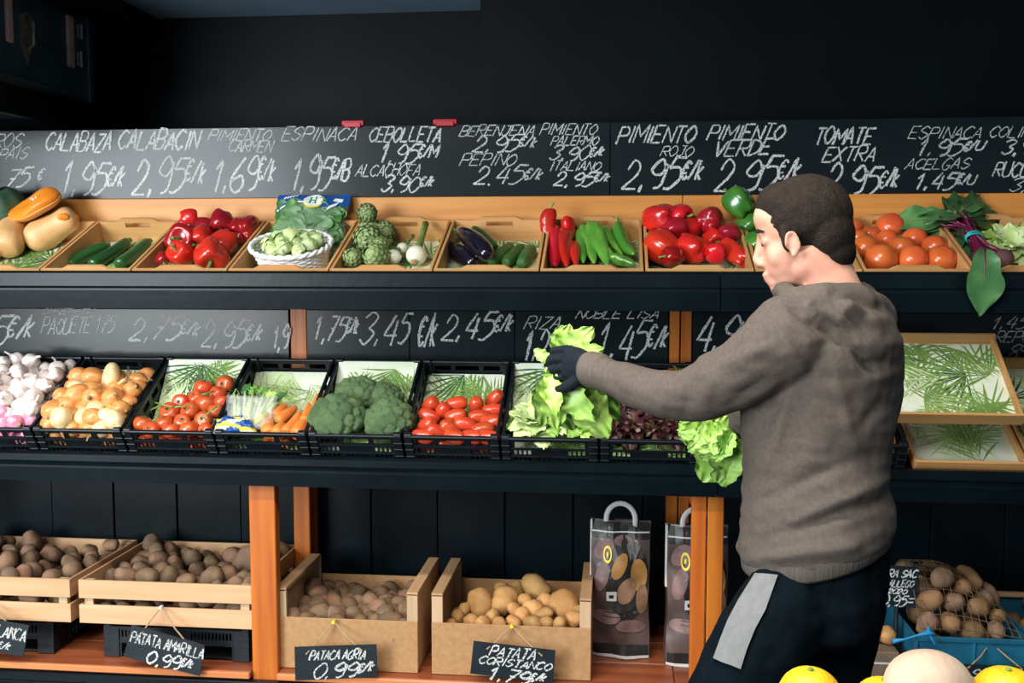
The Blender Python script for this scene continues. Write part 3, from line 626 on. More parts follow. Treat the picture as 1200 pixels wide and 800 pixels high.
def ball_leaves(m, seed, r=0.024):
    mb = MB(); rn = random.Random(seed); mb.ell((0, 0, 0), (r * .9, r * .9, r), None, 10, 14)
    for k in range(7):
        Q = Euler((rn.uniform(0, 6), rn.uniform(0, 6), rn.uniform(0, 6))).to_matrix(); rr = r * (1.0 + 0.02 * k)
        def f(u, v, Q=Q, rr=rr, k=k):
            a, b = (u - .5) * 2.0, (v - .5) * 2.0; e = 1.0 + 0.16 * max(0, (a * a + b * b) - 0.8)
            p = Vector((math.sin(a) * math.cos(b), math.sin(b), math.cos(a) * math.cos(b))) * rr * e; return Q @ p
        mb.grid(f, 5, 5)
    return mb.mesh('sprout', m, True, False)
SPR = kind('brussels_sprout', [(ball_leaves(M_SPR, s), []) for s in range(3)])
def artimesh(seed):
    mb = MB(); rn = random.Random(seed); r = 0.037; mb.ell((0, 0, 0), (r * .88, r * .88, r * 1.0), None, 10, 14)
    for ring in range(7):
        t = (ring + 0.6) / 7.6; ph = PI * (0.10 + 0.78 * t); n = max(4, int(11 * math.sin(ph) + 2))
        for k in range(n):
            th = 2 * PI * (k + 0.5 * (ring % 2)) / n + rn.uniform(-.06, .06)
            def P(dph, dth, rr): 
                a = ph - 0.0 + dph; b = th + dth / max(.35, math.sin(ph)); return Vector((math.sin(a) * math.cos(b), math.sin(a) * math.sin(b), -math.cos(a) * 1.08)) * rr
            h = 0.34; w = 0.26; e = rn.uniform(1.10, 1.2)
            vs = [P(-h * .5, -w, r * .93), P(-h * .5, w, r * .93), P(h * .3, -w, r * 1.05), P(h * .3, w, r * 1.05), P(h * 1.15, 0, r * e), P(h * .3, 0, r * 1.13), P(-h * .5, 0, r * 1.0)]
            mb.add(vs, [(0, 6, 5, 2), (6, 1, 3, 5), (2, 5, 4), (5, 3, 4)])
    return mb.mesh('artichoke', M_ART, False, False)
ART = kind('artichoke', [(artimesh(s), [('stem', stemmesh(0.045, 0.011, 0.010, M_STEM, 0.1, s), T((0, 0, -0.035)) @ RX(PI))]) for s in range(3)])

def put(K, M, label, group=None, cat=None, v=None, rn=R):
    nm, V = K; v = rn.randrange(len(V)) if v is None else v % len(V)
    o = inst(nm, V[v][0]); o.matrix_world = M
    for cn, me, cm in V[v][1]: inst(cn, me, o, cm)
    return tag(o, label, cat or nm.split('_')[-1], group)
def rrot(rn=R): return Euler((rn.uniform(0, 6.28), rn.uniform(0, 6.28), rn.uniform(0, 6.28))).to_matrix().to_4x4()
ORD = 'first second third fourth fifth sixth seventh eighth ninth tenth eleventh twelfth thirteenth fourteenth fifteenth sixteenth seventeenth eighteenth nineteenth twentieth twenty-first twenty-second twenty-third twenty-fourth twenty-fifth twenty-sixth twenty-seventh twenty-eighth'.split()
def relax(P, lim=None, it=40, keep=0.5):      # P: list of [Vector, radius]; pushes neighbours apart gently
    H = [p[0].copy() for p in P]
    for _ in range(it):
        for i in range(len(P)):
            for j in range(i + 1, len(P)):
                d = P[i][0] - P[j][0]; rr = (P[i][1] + P[j][1]) * 0.93; L = d.length
                if L < rr and L > 1e-6:
                    q = d * ((rr - L) / L * 0.35); P[i][0] += q; P[j][0] -= q
        for p, h in zip(P, H):
            d = p[0] - h; mx = p[1] * keep
            if d.length > mx: p[0] = h + d * (mx / d.length)
            if lim:
                (u0, u1, v0, v1, n0) = lim; e = p[1] * .95
                p[0].x = min(max(p[0].x, u0 + e), max(u1 - e, u0 + e)); p[0].y = min(max(p[0].y, v0 + e), v1 - e); p[0].z = max(p[0].z, n0 + e)
def rowlabels(P, step, base):
    """P local positions -> labels naming row from the front and order from the left"""
    v0 = min(p.y for p in P); rows = {}
    for i, p in enumerate(P): rows.setdefault(int((p.y - v0) / step), []).append(i)
    out = [None] * len(P); ks = sorted(rows)
    for a, k in enumerate(ks):
        ids = sorted(rows[k], key=lambda i: P[i].x)
        for b, i in enumerate(ids):
            rn_ = ('front row' if a == 0 else ('back row' if a == len(ks) - 1 and len(ks) > 1 else ORD[min(a, 14)] + ' row from front'))
            out[i] = '%s, %s, %s' % (base, rn_, ('only one' if len(ids) == 1 else ORD[min(b, 27)] + ' from left'))
    return out
def heap_px(M, W, D, items, base, group, cat, s0, kinds, hs, spread=0.5, rot=None):
    """items: (px, py, radius_px[, kind index]); s0 = nominal radius of the kind in metres"""
    P = []
    for it in items:
        h = hs(it) if callable(hs) else hs
        q = onplane(M, it[0], it[1], h); r = it[2] * (M @ q - CAM).dot(_f) / FPX; P.append([q, r])
    relax(P, (0.008, W - 0.008, 0.008, D - 0.006, 0.006), keep=spread)
    L = rowlabels([p[0] for p in P], s0 * 1.7, base)
    for (q, r), lab, it in zip(P, L, items):
        k = kinds[it[3] if len(it) > 3 else 0]; s = r / s0
        Mr = rot(it, R) if rot else rrot()
        put(k, M @ T(q) @ Mr @ Matrix.Scale(s, 4), lab, group, cat)
def span(K, p0, p1, sr, label, group, cat, L0, v=None, roll=None):    # lay a long thing from p0 (stem end up) to p1
    d = Vector(p0) - Vector(p1); c = (Vector(p0) + Vector(p1)) / 2
    S = Matrix.Diagonal((sr, sr, d.length / L0, 1)); return put(K, T(c) @ aim(d, R.uniform(0, 6.28) if roll is None else roll) @ S, label, group, cat, v)
def heap_auto(M, W, D, H, sp, r0, kinds, base, group, cat, rn, jit=0.25, smin=0.85, smax=1.15, flat=None, lower=True, area_ok=None, wts=None):
    P = []
    for layer in ((0, 1) if lower else (0,)):
        j = 0; v = r0
        while v < D - r0 * .8:
            u = r0 * (1 + (j % 2) * .8) + (layer * r0)
            while u < W - r0 * .8:
                if area_ok is None or area_ok(u, v):
                    h = H(u, v) - layer * r0 * 1.7
                    if h > r0 * .9 or layer == 0:
                        s = rn.uniform(smin, smax); P.append([Vector((u + rn.uniform(-jit, jit) * r0, v + rn.uniform(-jit, jit) * r0, max(h, r0) + rn.uniform(-.35, .35) * r0)), r0 * s] + ([1] if layer else []))
                u += sp * r0
            v += sp * r0 * 0.88; j += 1
    relax(P, (0.006 + r0 * .2, W - 0.006 - r0 * .2, 0.01 + r0 * .35, D - 0.01 - r0 * .3, 0.006), it=16, keep=0.7)
    low = [p for p in P if len(p) > 2]; P = [p for p in P if len(p) == 2]
    if low:
        mb = MB(); K0 = kinds[0][1]
        for q, r, _ in low:
            me = K0[rn.randrange(len(K0))][0]; Q = T(q) @ rrot(rn) @ Matrix.Scale(r / r0, 4); mb.add([Q @ v.co for v in me.vertices], [list(p.vertices) for p in me.polygons])
        o = mb.build(kinds[0][0] + '_pile', K0[0][0].materials[0], None, True, fix=False); o.matrix_world = M
        tag(o, 'lower layer of the heap: ' + base.replace(' in ', ' pile in '), 'pile', None, 'stuff')
    L = rowlabels([p[0] for p in P], sp * r0 * 0.9, base)
    for (q, r), lab in zip(P, L):
        put(rn.choices(kinds, wts)[0] if wts else rn.choice(kinds), M @ T(q) @ rrot(rn) @ Matrix.Scale(r / r0, 4), lab, group, cat, rn=rn)

# ------------------------------------------------------------------ leaves
def leafmesh(name, m, L, W, droop, ruf, nr, seed, nu=10, nv=8, cup=0.2, base=0.35, rib=None, tipk=0.5):
    mb = MB(); rn = random.Random(seed); ph = [rn.uniform(0, 6) for _ in range(4)]
    def f(a, b):
        v = (b - 0.5) * 2; w = W * 0.5 * (base + (1 - base) * math.sin(PI * min(1, a * 0.92 + 0.02)) ** 0.8) * (1 if a < 0.85 else math.sqrt(max(0.0, 1 - ((a - 0.85) / 0.155) ** 2)) * (1 - tipk) + tipk)
        e = abs(v) ** 1.6
        edge = ruf * (e * math.sin(a * nr * 2.1 + ph[0] + v) + 0.5 * e * math.sin(a * nr * 4.3 + ph[1] + 2 * v)) + ruf * max(0, a - .7) * 2.2 * math.sin(v * nr * .9 + ph[2])
        return Vector((w * v * (1 + 0.12 * math.sin(a * nr * 2 + ph[3]) * e), a * L * (1 - 0.08 * e), -droop * L * a * a + cup * w * v * v + edge * W))
    mb.grid(f, nu, nv)
    if rib: mb.tube([f(t, .5) + Vector((0, 0, -0.001)) for t in (0, .2, .4, .6, .8)], [rib, rib * .8, rib * .6, rib * .4, rib * .2], 5, 1)
    return mb
def leaves(name, m, ribm, L, W, droop, ruf, nr, n, rib=0.003, **k):
    return [leafmesh(name, m, L, W, droop, ruf, nr, s * 3 + 1, rib=rib, **k).mesh(name, [m, ribm], True, False) for s in range(n)]
def lay_leaf(me, L0, p0, p1, nrm, root, wd=1.0, roll=0.0, name='leaf'):
    p0, p1 = Vector(p0), Vector(p1); y = (p1 - p0); L = y.length; y.normalize(); z = Vector(nrm); z = (z - y * z.dot(y)).normalized(); x = y.cross(z)
    M = Matrix((x, y, z)).transposed().to_4x4() @ RY(roll); S = Matrix.Diagonal((L / L0 * wd, L / L0, L / L0, 1))
    return inst(name, me, root, root.matrix_world.inverted() @ T(p0) @ M @ S)
LG = leaves('leaf', M_LET, M_LEP, 0.16, 0.12, 0.35, 0.085, 10, 4, 0.004, nu=26, nv=16)
LGD = leaves('leaf', M_LED, M_LEP, 0.16, 0.11, 0.3, 0.085, 10, 3, 0.004, nu=26, nv=16)
LGP = leaves('leaf', M_LEP, M_WHT, 0.16, 0.12, 0.35, 0.06, 9, 4, 0.005, nu=22, nv=14)
LLO = leaves('leaf', M_LOL, M_BTS, 0.12, 0.10, 0.4, 0.16, 7, 4, 0.002, nu=12, nv=10)
LBT = leaves('leaf', M_BTL, M_BTS, 0.16, 0.09, 0.25, 0.06, 5, 4, 0.0035, nu=12, nv=8, base=0.2)
LSP = leaves('leaf', M_SPI, M_STEM, 0.07, 0.045, 0.2, 0.05, 4, 3, 0.0015, nu=6, nv=5, base=0.3)
def lettuce(M, r, label, group, outer, inner, n=26, flat=1.0, rn=R, name='lettuce'):
    o = thing(name, M, label, 'lettuce', group)
    for k in range(n):
        t = k / n; th = k * 2.399 + rn.uniform(-.2, .2); el = 0.15 + 1.15 * t + rn.uniform(-.1, .1)     # outer leaves lie low, inner stand
        d = Vector((math.cos(th) * math.cos(el), math.sin(th) * math.cos(el), math.sin(el) * flat)); p0 = Vector((math.cos(th), math.sin(th), 0)) * r * 0.12
        L = r * (1.15 - 0.35 * t); up = Vector((-math.cos(th) * math.sin(el), -math.sin(th) * math.sin(el), math.cos(el)))
        me = rn.choice(outer if t < .5 else inner)
        p1 = p0 + d * L; y = d.normalized(); z = (up - y * up.dot(y)).normalized(); x = y.cross(z)
        inst('leaf', me, o, T(p0) @ Matrix((x, y, z)).transposed().to_4x4() @ Matrix.Scale(L / 0.16, 4))
    MB().ell((0, 0, r * .02), (r * .2, r * .2, r * .2)).build('heart', inner[0].materials[0], o, smooth=True); return o

# ------------------------------------------------------------------ top shelf
TX = [-2.45, -2.14, -1.83, -1.525, -1.21, -0.885, -0.56, -0.233, 0.082, 0.405, 0.715, 1.025, 1.335, 1.645, 1.955]
TL = ['wooden tray at the far left end of the top shelf', 'wooden tray holding butternut squash, left end of the top shelf', 'wooden tray holding three courgettes', 'wooden tray heaped with bell peppers beside the courgettes',
 'wooden tray under the white wicker basket and spinach bag', 'wooden tray holding artichokes and white bulbs', 'wooden tray holding aubergines and cucumbers', 'wooden tray holding long red and green peppers',
 'wooden tray heaped with red peppers next to the man\'s face', 'wooden tray of green peppers behind the man\'s head', 'wooden tray of round orange-red tomatoes', 'wooden tray under the beetroot bunch and pale lettuce',
 'wooden tray just past the beetroot bunch', 'wooden tray near the right end of the top shelf']
TR = {}
for i in range(1, 13):
    o, M = make_tray(TX[i], TX[i + 1], TL[i], seed=i % 4); TR[i] = (M, TX[i + 1] - TX[i] - 0.006)
TD = 0.40
def W_(M, px, py, h): return M @ onplane(M, px, py, h)
# squash tray
M, W = TR[1]
def squash(p0, p1, r0, r1, label, cut=False):
    d = (p1 - p0); o = thing('butternut_squash', T(p0) @ aim(d), label, 'squash', 'butternut squashes'); L = d.length
    mb = MB()
    def f(t, th):
        q = t; z = -r0 + q * (L + r0 + r1); w = r0 + (r1 - r0) * min(1, max(0, (q - .3) / .35))
        e = math.sqrt(max(0, 1 - (1 - q / .3) ** 2)) if q < .3 else (math.sqrt(max(0, 1 - ((q - .8) / .2) ** 2)) if q > .8 else 1.0)
        rr = w * e * (1 + 0.02 * math.cos(5 * th)); zz = z - (0.25 * r0 * math.exp(-(rr / (r0 * .3)) ** 2) * -1 if t < .5 else 0.12 * r1 * math.exp(-(rr / (r1 * .35)) ** 2))
        return Vector((rr * math.cos(th) + 0.012 * math.sin(q * PI), rr * math.sin(th), zz))
    mb.surf(f, 24, 28).build('squash_body', M_SQ, o, smooth=True)
    MB().surf(lambda t, th: Vector((r1 * .35 * math.sin(PI * t) * math.cos(th) * (1 + .25 * math.cos(3 * th)) + .02 * 0, r1 * .28 * math.sin(PI * t) * math.sin(th), -math.cos(PI * t) * .006)), 8, 16).build('cut_stem_scar', M_PKF, o, M=T((0.010, r1 * -0.25, L + r1 * .80)) @ RX(0.35), smooth=True)
    return o
squash(W_(M, 47, 276, .058), W_(M, 76, 258, .070), .058, .046, 'butternut squash with a scarred end, right one in its tray')
_c = W_(M, 74, 256, .07); _d = (CAM - _c).normalized()
_sq = [o for o in bpy.data.objects if o.name.startswith('butternut_squash')][0]
MB().ell(_c + _d * .043 + Vector((0, 0, .006)), (.020, .006, .013), aim(_d).to_3x3() @ RX(PI / 2).to_3x3()).build('orange_scar', M_PKF, _sq, smooth=True, M=_sq.matrix_world.inverted())
squash(W_(M, 12, 284, .058), W_(M, 20, 262, .075), .056, .046, 'butternut squash under the cut pumpkin wedge')
p = W_(M, -14, 292, .05); squash(p, p + Vector((-0.03, .12, .06)), .054, .044, 'butternut squash cut off by the left edge of the photo')
o = thing('pumpkin_wedge', T(W_(M, 39, 238, .15)) @ RY(rad(-14)) @ RX(rad(38)) @ Matrix.Scale(1.1, 4), 'cut orange pumpkin wedge lying on the butternut squashes', 'pumpkin')
def fw_(t, th):
    rr = 0.092 * abs(math.sin(PI * t)) ** .55; x = rr * math.cos(th); y = rr * math.sin(th) * .62; z = -math.cos(PI * t) * .034
    if z > 0: z *= 0.45
    z += 0.012 * math.sin(x * 30) * (1 if z > 0 else .6) - (0.010 * math.exp(-(rr / .03) ** 2) if t > .5 else 0); return Vector((x, y, z))
MB().surf(fw_, 18, 26).build('flesh', M_PKF, o, smooth=True)
MB().surf(lambda t, th: fw_(t * .5, th) * 1.03 + Vector((0, 0, -.001)), 10, 26).build('rind', M_PKS, o, smooth=True)
sd = MB()
for k in range(9): sd.ell((0.012 + R.uniform(-.015, .015), R.uniform(-.012, .012), .013), (.006, .003, .002), rrot().to_3x3(), 5, 6)
sd.build('seeds', M_WHT, o)['kind'] = 'stuff'
p = W_(M, -6, 244, .10); put(kind('green_pumpkin', [(body(.15, .085, .6, 9, .04, -.15, -.1, 0, 0, .02, 10, 1, 16, 36).mesh('green_pumpkin', M_PKG, True), [('stem', stemmesh(.04, .012, .01, M_STEM, .3, 1), T((0, 0, .06)))])]),
    T(p + Vector((0, .03, 0.0))) @ RX(.3), 'dark green pumpkin at the left edge behind the cut wedge', None, 'pumpkin', 0)
# courgettes
M, W = TR[2]
for (a, b, lab) in (((80, 310), (124, 287), 'darkest courgette, left of three in the tray'), ((108, 311), (150, 283), 'middle courgette with a light green tip'), ((139, 311), (174, 284), 'right courgette beside the red peppers')):
    span(ZUC, W_(M, *b, .028), W_(M, *a, .028), 1.0, lab, 'courgettes', 'courgette', .20)
# bell peppers, left tray
M, W = TR[3]
heap_px(M, W, TD, [(193, 282, 19, 1), (207, 266, 12, 1), (221, 258, 10, 0), (235, 265, 16, 1), (257, 262, 14, 1), (283, 266, 18, 1), (231, 280, 16, 0), (263, 284, 15, 0), (213, 298, 15, 0), (247, 298, 19, 0), (190, 303, 8, 1)],
 'red bell pepper beside the courgettes', 'bell peppers in the left tray', 'pepper', .042, [BELL, BELLD], lambda it: 0.062 if it[1] > 275 else 0.075, 0.35)
# wicker basket of sprouts
M, W = TR[4]
WICK = mat('white_wicker', (0.84, 0.84, 0.82), 0.6, 0.3, var=0.12, nscale=30)
c = onplane(M, 341, 286, .095); BM = M @ T((c.x, c.y, .008))
bk = thing('wicker_basket', BM, 'white oval wicker basket in front of the spinach bag', 'basket')
RXb, RYb, HB = 0.128, 0.105, 0.085
def bp_(th, z): s = 0.80 + 0.20 * (z / HB); return Vector((RXb * s * math.cos(th), RYb * s * math.sin(th), z))
MB().prism([(RXb * .8 * math.cos(2 * PI * k / 28), RYb * .8 * math.sin(2 * PI * k / 28)) for k in range(28)], 2, 0, .004).build('basket_base', WICK, bk)
for k in range(36): 
    th = 2 * PI * k / 36; MB().tube([bp_(th, 0), bp_(th, HB * .5), bp_(th, HB)], .0022, 5).build('stake', WICK, bk)
for q in range(11):
    z = .006 + q * .0068
    MB().tube([bp_(2 * PI * k / 72, z) * (1 + .022 * math.cos(PI * (k + q % 2 * 2) * 0.5)) for k in range(73)], .0034, 6, cap=False).build('weave_strand', WICK, bk, smooth=True)
for q in range(2):
    MB().tube([bp_(2 * PI * k / 96, HB) * 1.02 + Vector((math.cos(k * .9 + q * PI) * .004, 0, math.sin(k * .9 + q * PI) * .004)) for k in range(97)], .0065, 7, cap=False).build('rim', WICK, bk, smooth=True)
P = []; rn = random.Random(4)
for v in range(6):
    for u in range(6):
        x, y = (u - 2.5 + .5 * (v % 2)) * .040, (v - 2.5) * .034
        if (x / (RXb - .026)) ** 2 + (y / (RYb - .026)) ** 2 < 1: P.append([Vector((x + rn.uniform(-.005, .005), y + rn.uniform(-.004, .004), .078 + rn.uniform(-.008, .010) + .014 * (1 - (x / RXb) ** 2 - (y / RYb) ** 2))), .023 * rn.uniform(.85, 1.1)])
relax(P, None, 30, .5); L = rowlabels([p[0] for p in P], .033, 'pale green sprout in the wicker basket')
for (q, r), lab in zip(P, L): put(SPR, BM @ T(q) @ rrot(rn) @ Matrix.Scale(r / .024, 4), lab, 'sprouts in the wicker basket', 'sprout')
MB().prism([(.1 * math.cos(2 * PI * k / 24), .08 * math.sin(2 * PI * k / 24)) for k in range(24)], 2, .03, .036).build('lining_cloth', M_SPR, bk)
# bag of spinach leaning on the rail
FILM = mat('clear_bag_film', (0.55, 0.66, 0.55), 0.12, 0.6, alpha=0.12); BLU = mat('blue_bag_print', (0.012, 0.09, 0.36), 0.3, 0.5, var=0.2, nscale=20); WPR = mat('white_print', (0.85, 0.87, 0.86), 0.4, 0.3)
YEL = mat('yellow_print', (0.85, 0.65, 0.05), 0.4, 0.3); GPR = mat('green_print', (0.03, 0.28, 0.09), 0.4, 0.3)
pA = atY(313, 285, .30); pB = atY(362, 229, .405); up_ = (pB - Vector((pB.x, pA.y, pA.z))); Hh = up_.length; uz = up_.normalized(); ux = Vector((1, 0, 0)); nn = ux.cross(uz)
SM = T((atY(359, 285, .3).x, pA.y, pA.z)) @ Matrix((ux, -nn, uz)).transposed().to_4x4()     # local x width, y back, z up
SM = T((atY(359, 285, .3).x, pA.y, pA.z)) @ Matrix((ux, uz.cross(ux), uz)).transposed().to_4x4()
sg = thing('spinach_bag', SM, 'clear bag of spinach with a blue top band, leaning behind the basket', 'bag'); BW = .125
def pil_(x, z, off=0.0):        # front surface of the pillow bag: x in -1..1, z in 0..1
    b = .036 * (1 - abs(x) ** 2.5) * math.sin(PI * min(1, z * 1.0)) ** .6 + .002; cr = .003 * math.sin(x * 9 + z * 13) * (1 - abs(x))
    return Vector((x * BW * (1 + .04 * math.sin(z * 9)), -b - cr - off, z * Hh))
MB().grid(lambda i, j: pil_(i * 2 - 1, j * .8), 20, 16).build('film', FILM, sg, smooth=True, fix=False)
MB().grid(lambda i, j: Vector((pil_(i * 2 - 1, j).x, .012, j * Hh)), 8, 6).build('film_back', FILM, sg, smooth=True, fix=False)
MB().grid(lambda i, j: pil_(i * 2 - 1, (0.70 - .06 * math.sin((i * 2 - 1) * 4)) + j * (0.30 + .06 * math.sin((i * 2 - 1) * 4)) + .0, .0015), 24, 8).build('blue_band', BLU, sg, smooth=True, fix=False)
MB().grid(lambda i, j: pil_(i * 1.15 - 1, (0.68 - .06 * math.sin((i * 1.15 - 1) * 4)) + j * .035, .0022), 20, 1).build('white_wave_print', WPR, sg, smooth=True, fix=False)
def disc_(cx, cz, rx, rz, off, name, m):
    MB().grid(lambda i, j: pil_(cx + rx * i * math.cos(2 * PI * j), cz + rz * i * math.sin(2 * PI * j), off), 4, 24).build(name, m, sg, smooth=True, fix=False)
disc_(.08, .76, .27, .17, .003, 'yellow_oval_print', YEL); disc_(.07, .785, .26, .155, .004, 'white_oval_print', WPR)
hb_ = MB()
for (x0, x1, z0, z1) in ((-.02, .02, .70, .87), (.12, .16, .70, .87), (.0, .14, .775, .80), (-.04, .04, .70, .715), (-.04, .04, .855, .87), (.10, .18, .70, .715), (.10, .18, .855, .87)):
    hb_.grid(lambda i, j: pil_(x0 + i * (x1 - x0), z0 + j * (z1 - z0), .0050), 2, 2)
hb_.build('letter_print', GPR, sg, fix=False)
lt_ = MB()
for k, x in enumerate((-.80, -.72, -.64, -.55, -.46)): lt_.grid(lambda i, j: pil_(x + i * .05 + j * .03, .87 + k * .008 + j * .06, .003), 1, 2)
lt_.build('lettering_print', WPR, sg, fix=False)
MB().grid(lambda i, j: pil_(.50 + i * .22 + j * .05, .55 + j * .10 + i * .14, .0045), 3, 2).build('price_sticker', WPR, sg, fix=False)
MB().grid(lambda i, j: pil_(.60 + i * .22 + j * .03, .78 + j * .08, .0045), 3, 2).build('price_sticker', WPR, sg, fix=False)
sp = MB(); rn = random.Random(11)
for k in range(90):
    me = LSP[k % 3]; x, z = rn.uniform(-.85, .85), rn.uniform(.06, .72); q = pil_(x, z) * 1.0; q.y = -rn.uniform(.15, .88) * abs(q.y)
    Q = T(q) @ RX(PI / 2 + rn.uniform(-.5, .5)) @ RZ(rn.uniform(0, 6.28)) @ T((0, -.03, 0)); b = len(sp.v)
    sp.add([Q @ v.co for v in me.vertices], [list(p.vertices) for p in me.polygons])
sp.build('spinach_leaves', M_SPI, sg, smooth=True, fix=False)['kind'] = 'stuff'
# artichokes and white bulbs
M, W = TR[5]
M4 = T((TX[4] + .003, .04, 1.447)) @ RX(TT)
heap_px(M, W, TD, [(425, 253, 12), (419, 266, 13), (421, 282, 18), (446, 271, 13), (406, 303, 13), (436, 301, 16), (443, 287, 12)], 'green artichoke in its wooden tray', 'artichokes', 'artichoke', .040, [ART], lambda it: .06, .4,
        rot=lambda it, r: RX(rad(60 + r.uniform(-25, 25))) @ RY(r.uniform(-.5, .5)))
def bulb(px, py, r, tip, label):
    c = W_(M, px, py, .045); o = thing('spring_onion', T(c), label, 'spring onion', 'white spring onion bulbs'); d = (W_(M, *tip, .05) - c)
    MB().surf(lambda t, th: Vector((r * math.sin(PI * t) * math.cos(th), r * math.sin(PI * t) * math.sin(th), -math.cos(PI * t) * r * .95)), 14, 20).build('bulb', M_WHT, o, smooth=True)
    dn = d.normalized(); MB().tube([dn * r * .7, dn * (r * 1.2), d * .7, d], [r * .62, r * .38, r * .30, r * .34], 10).build('stalk', M_STEM, o, smooth=True)
    MB().tube([-dn * r * .93 + Vector((0, -.004, -.004)), -dn * r * 1.04 + Vector((0, -.005, -.005))], [r * .38, r * .3], 9).build('root_plate', M_ROOT, o, smooth=True)
bulb(461, 301, .026, (474, 284), 'small white spring onion bulb beside the artichokes'); bulb(472, 291, .020, (484, 276), 'smallest white spring onion bulb, behind the other two'); bulb(488, 299, .034, (499, 262), 'largest white spring onion bulb with stalk pointing back')
# aubergines and cucumbers
M, W = TR[6]
span(EGG, W_(M, 537, 268, .085), W_(M, 573, 299, .085), .88, 'upper glossy black aubergine lying across the other', 'aubergines', 'aubergine', .17, 0)
span(EGG, W_(M, 525, 288, .035), W_(M, 558, 311, .035), .88, 'lower glossy black aubergine near the tray lip', 'aubergines', 'aubergine', .17, 1)
span(ZUC, W_(M, 556, 268, .03), W_(M, 580, 292, .03), .85, 'dark green courgette behind the aubergines', None, 'courgette', .20)
for a, b, lab in (((576, 308), (600, 288), 'left cucumber touching the aubergine'), ((591, 309), (611, 291), 'middle one of three cucumbers'), ((610, 309), (624, 290), 'right cucumber against the tray side')):
    span(CUC, W_(M, *b, .03), W_(M, *a, .03), 1.05, lab, 'cucumbers', 'cucumber', .17)
# palermo and italian peppers
M, W = TR[7]
for a, b, s, lab in (((642, 246), (644, 285), 1.0, 'wrinkled long red pepper standing at the left corner'), ((651, 270), (650, 309), 1.15, 'largest wrinkled long red pepper in front'), ((663, 268), (661, 309), 1.05, 'long red pepper beside the largest one'),
                    ((664, 257), (668, 284), .9, 'long red pepper at the back, near the green ones'), ((672, 284), (675, 310), .75, 'thin long red pepper touching the green ones')):
    span(PAL, W_(M, *a, .045 if a[1] > 255 else .055), W_(M, *b, .045), s, lab, 'long red peppers', 'pepper', .17)
for a, b, s, K, lab in (((693, 262), (712, 309), 1.0, ITA, 'large pale green long pepper curving over the others'), ((684, 268), (697, 309), .8, ITA, 'pale green long pepper left of the largest one'), ((680, 270), (684, 306), .75, ITD, 'dark green long pepper against the red ones'),
                    ((707, 266), (727, 298), .55, ITA, 'thin green long pepper lying across'), ((722, 266), (741, 300), 1.0, ITD, 'dark green long pepper at the right side'), ((716, 300), (744, 310), .7, ITD, 'green long pepper lying along the tray lip'), ((700, 285), (722, 306), .8, ITD, 'green long pepper underneath the pale one')):
    span(K, W_(M, *a, .05), W_(M, *b, .04), s, lab, 'long green peppers', 'pepper', .17)
# red peppers, right tray
M, W = TR[8]
heap_px(M, W, TD, [(760, 254, 18, 0), (791, 254, 14, 0), (794, 271, 13, 1), (806, 264, 11, 0), (829, 262, 17, 1), (836, 276, 12, 0), (853, 273, 11, 1), (772, 291, 19, 0), (766, 278, 11, 1), (814, 292, 17, 0), (836, 296, 12, 0), (787, 300, 12, 1), (802, 280, 10, 0)],
 'red bell pepper in the tray beside the face', 'bell peppers in the right tray', 'pepper', .042, [BELL, BELLD], lambda it: 0.065 if it[1] > 275 else 0.085, 0.35)
span(BELL, W_(M, 847, 286, .055), W_(M, 873, 307, .045), .8, 'long red bell pepper at the lower right tray corner', 'bell peppers in the right tray', 'pepper', .088)
# green bell peppers
M, W = TR[9]
put(BELLG, T(W_(M, 866, 238, .105)) @ aim((-.5, .3, .6)) @ Matrix.Scale(1.12, 4), 'large green bell pepper on top, beside the forehead', 'green bell peppers', 'pepper')
put(BELLG, T(W_(M, 876, 263, .085)) @ rrot() @ Matrix.Scale(.85, 4), 'green bell pepper under the largest one, beside the face', 'green bell peppers', 'pepper')
put(BELLG, T(W_(M, 884, 284, .07)) @ rrot() @ Matrix.Scale(.8, 4), 'green bell pepper beside the nose', 'green bell peppers', 'pepper')
put(BELLG, T(W_(M, 925, 280, .06)) @ rrot(), 'green bell pepper hidden behind the head', 'green bell peppers', 'pepper'); put(BELLG, T(W_(M, 955, 292, .06)) @ rrot(), 'green bell pepper behind the nape', 'green bell peppers', 'pepper')
span(ITA, W_(M, 982, 290, .05), W_(M, 985, 311, .03), .8, 'green pepper visible just right of the head', 'green bell peppers', 'pepper', .17)
# tomatoes
M, W = TR[10]
heap_px(M, W, TD, [(999, 266, 12), (1002, 278, 13), (1013, 290, 16), (1039, 266, 17), (1037, 279, 13), (1055, 290, 16), (1073, 281, 15), (1096, 289, 15), (1032, 303, 19), (1072, 304, 17), (1110, 304, 17), (1018, 276, 11)],
 'round orange-red tomato on the top shelf', 'round tomatoes on the top shelf', 'tomato', .038, [TOM], .055, .35, rot=lambda it, r: RX(PI + r.uniform(-.9, .6)) @ RZ(r.uniform(0, 6)))
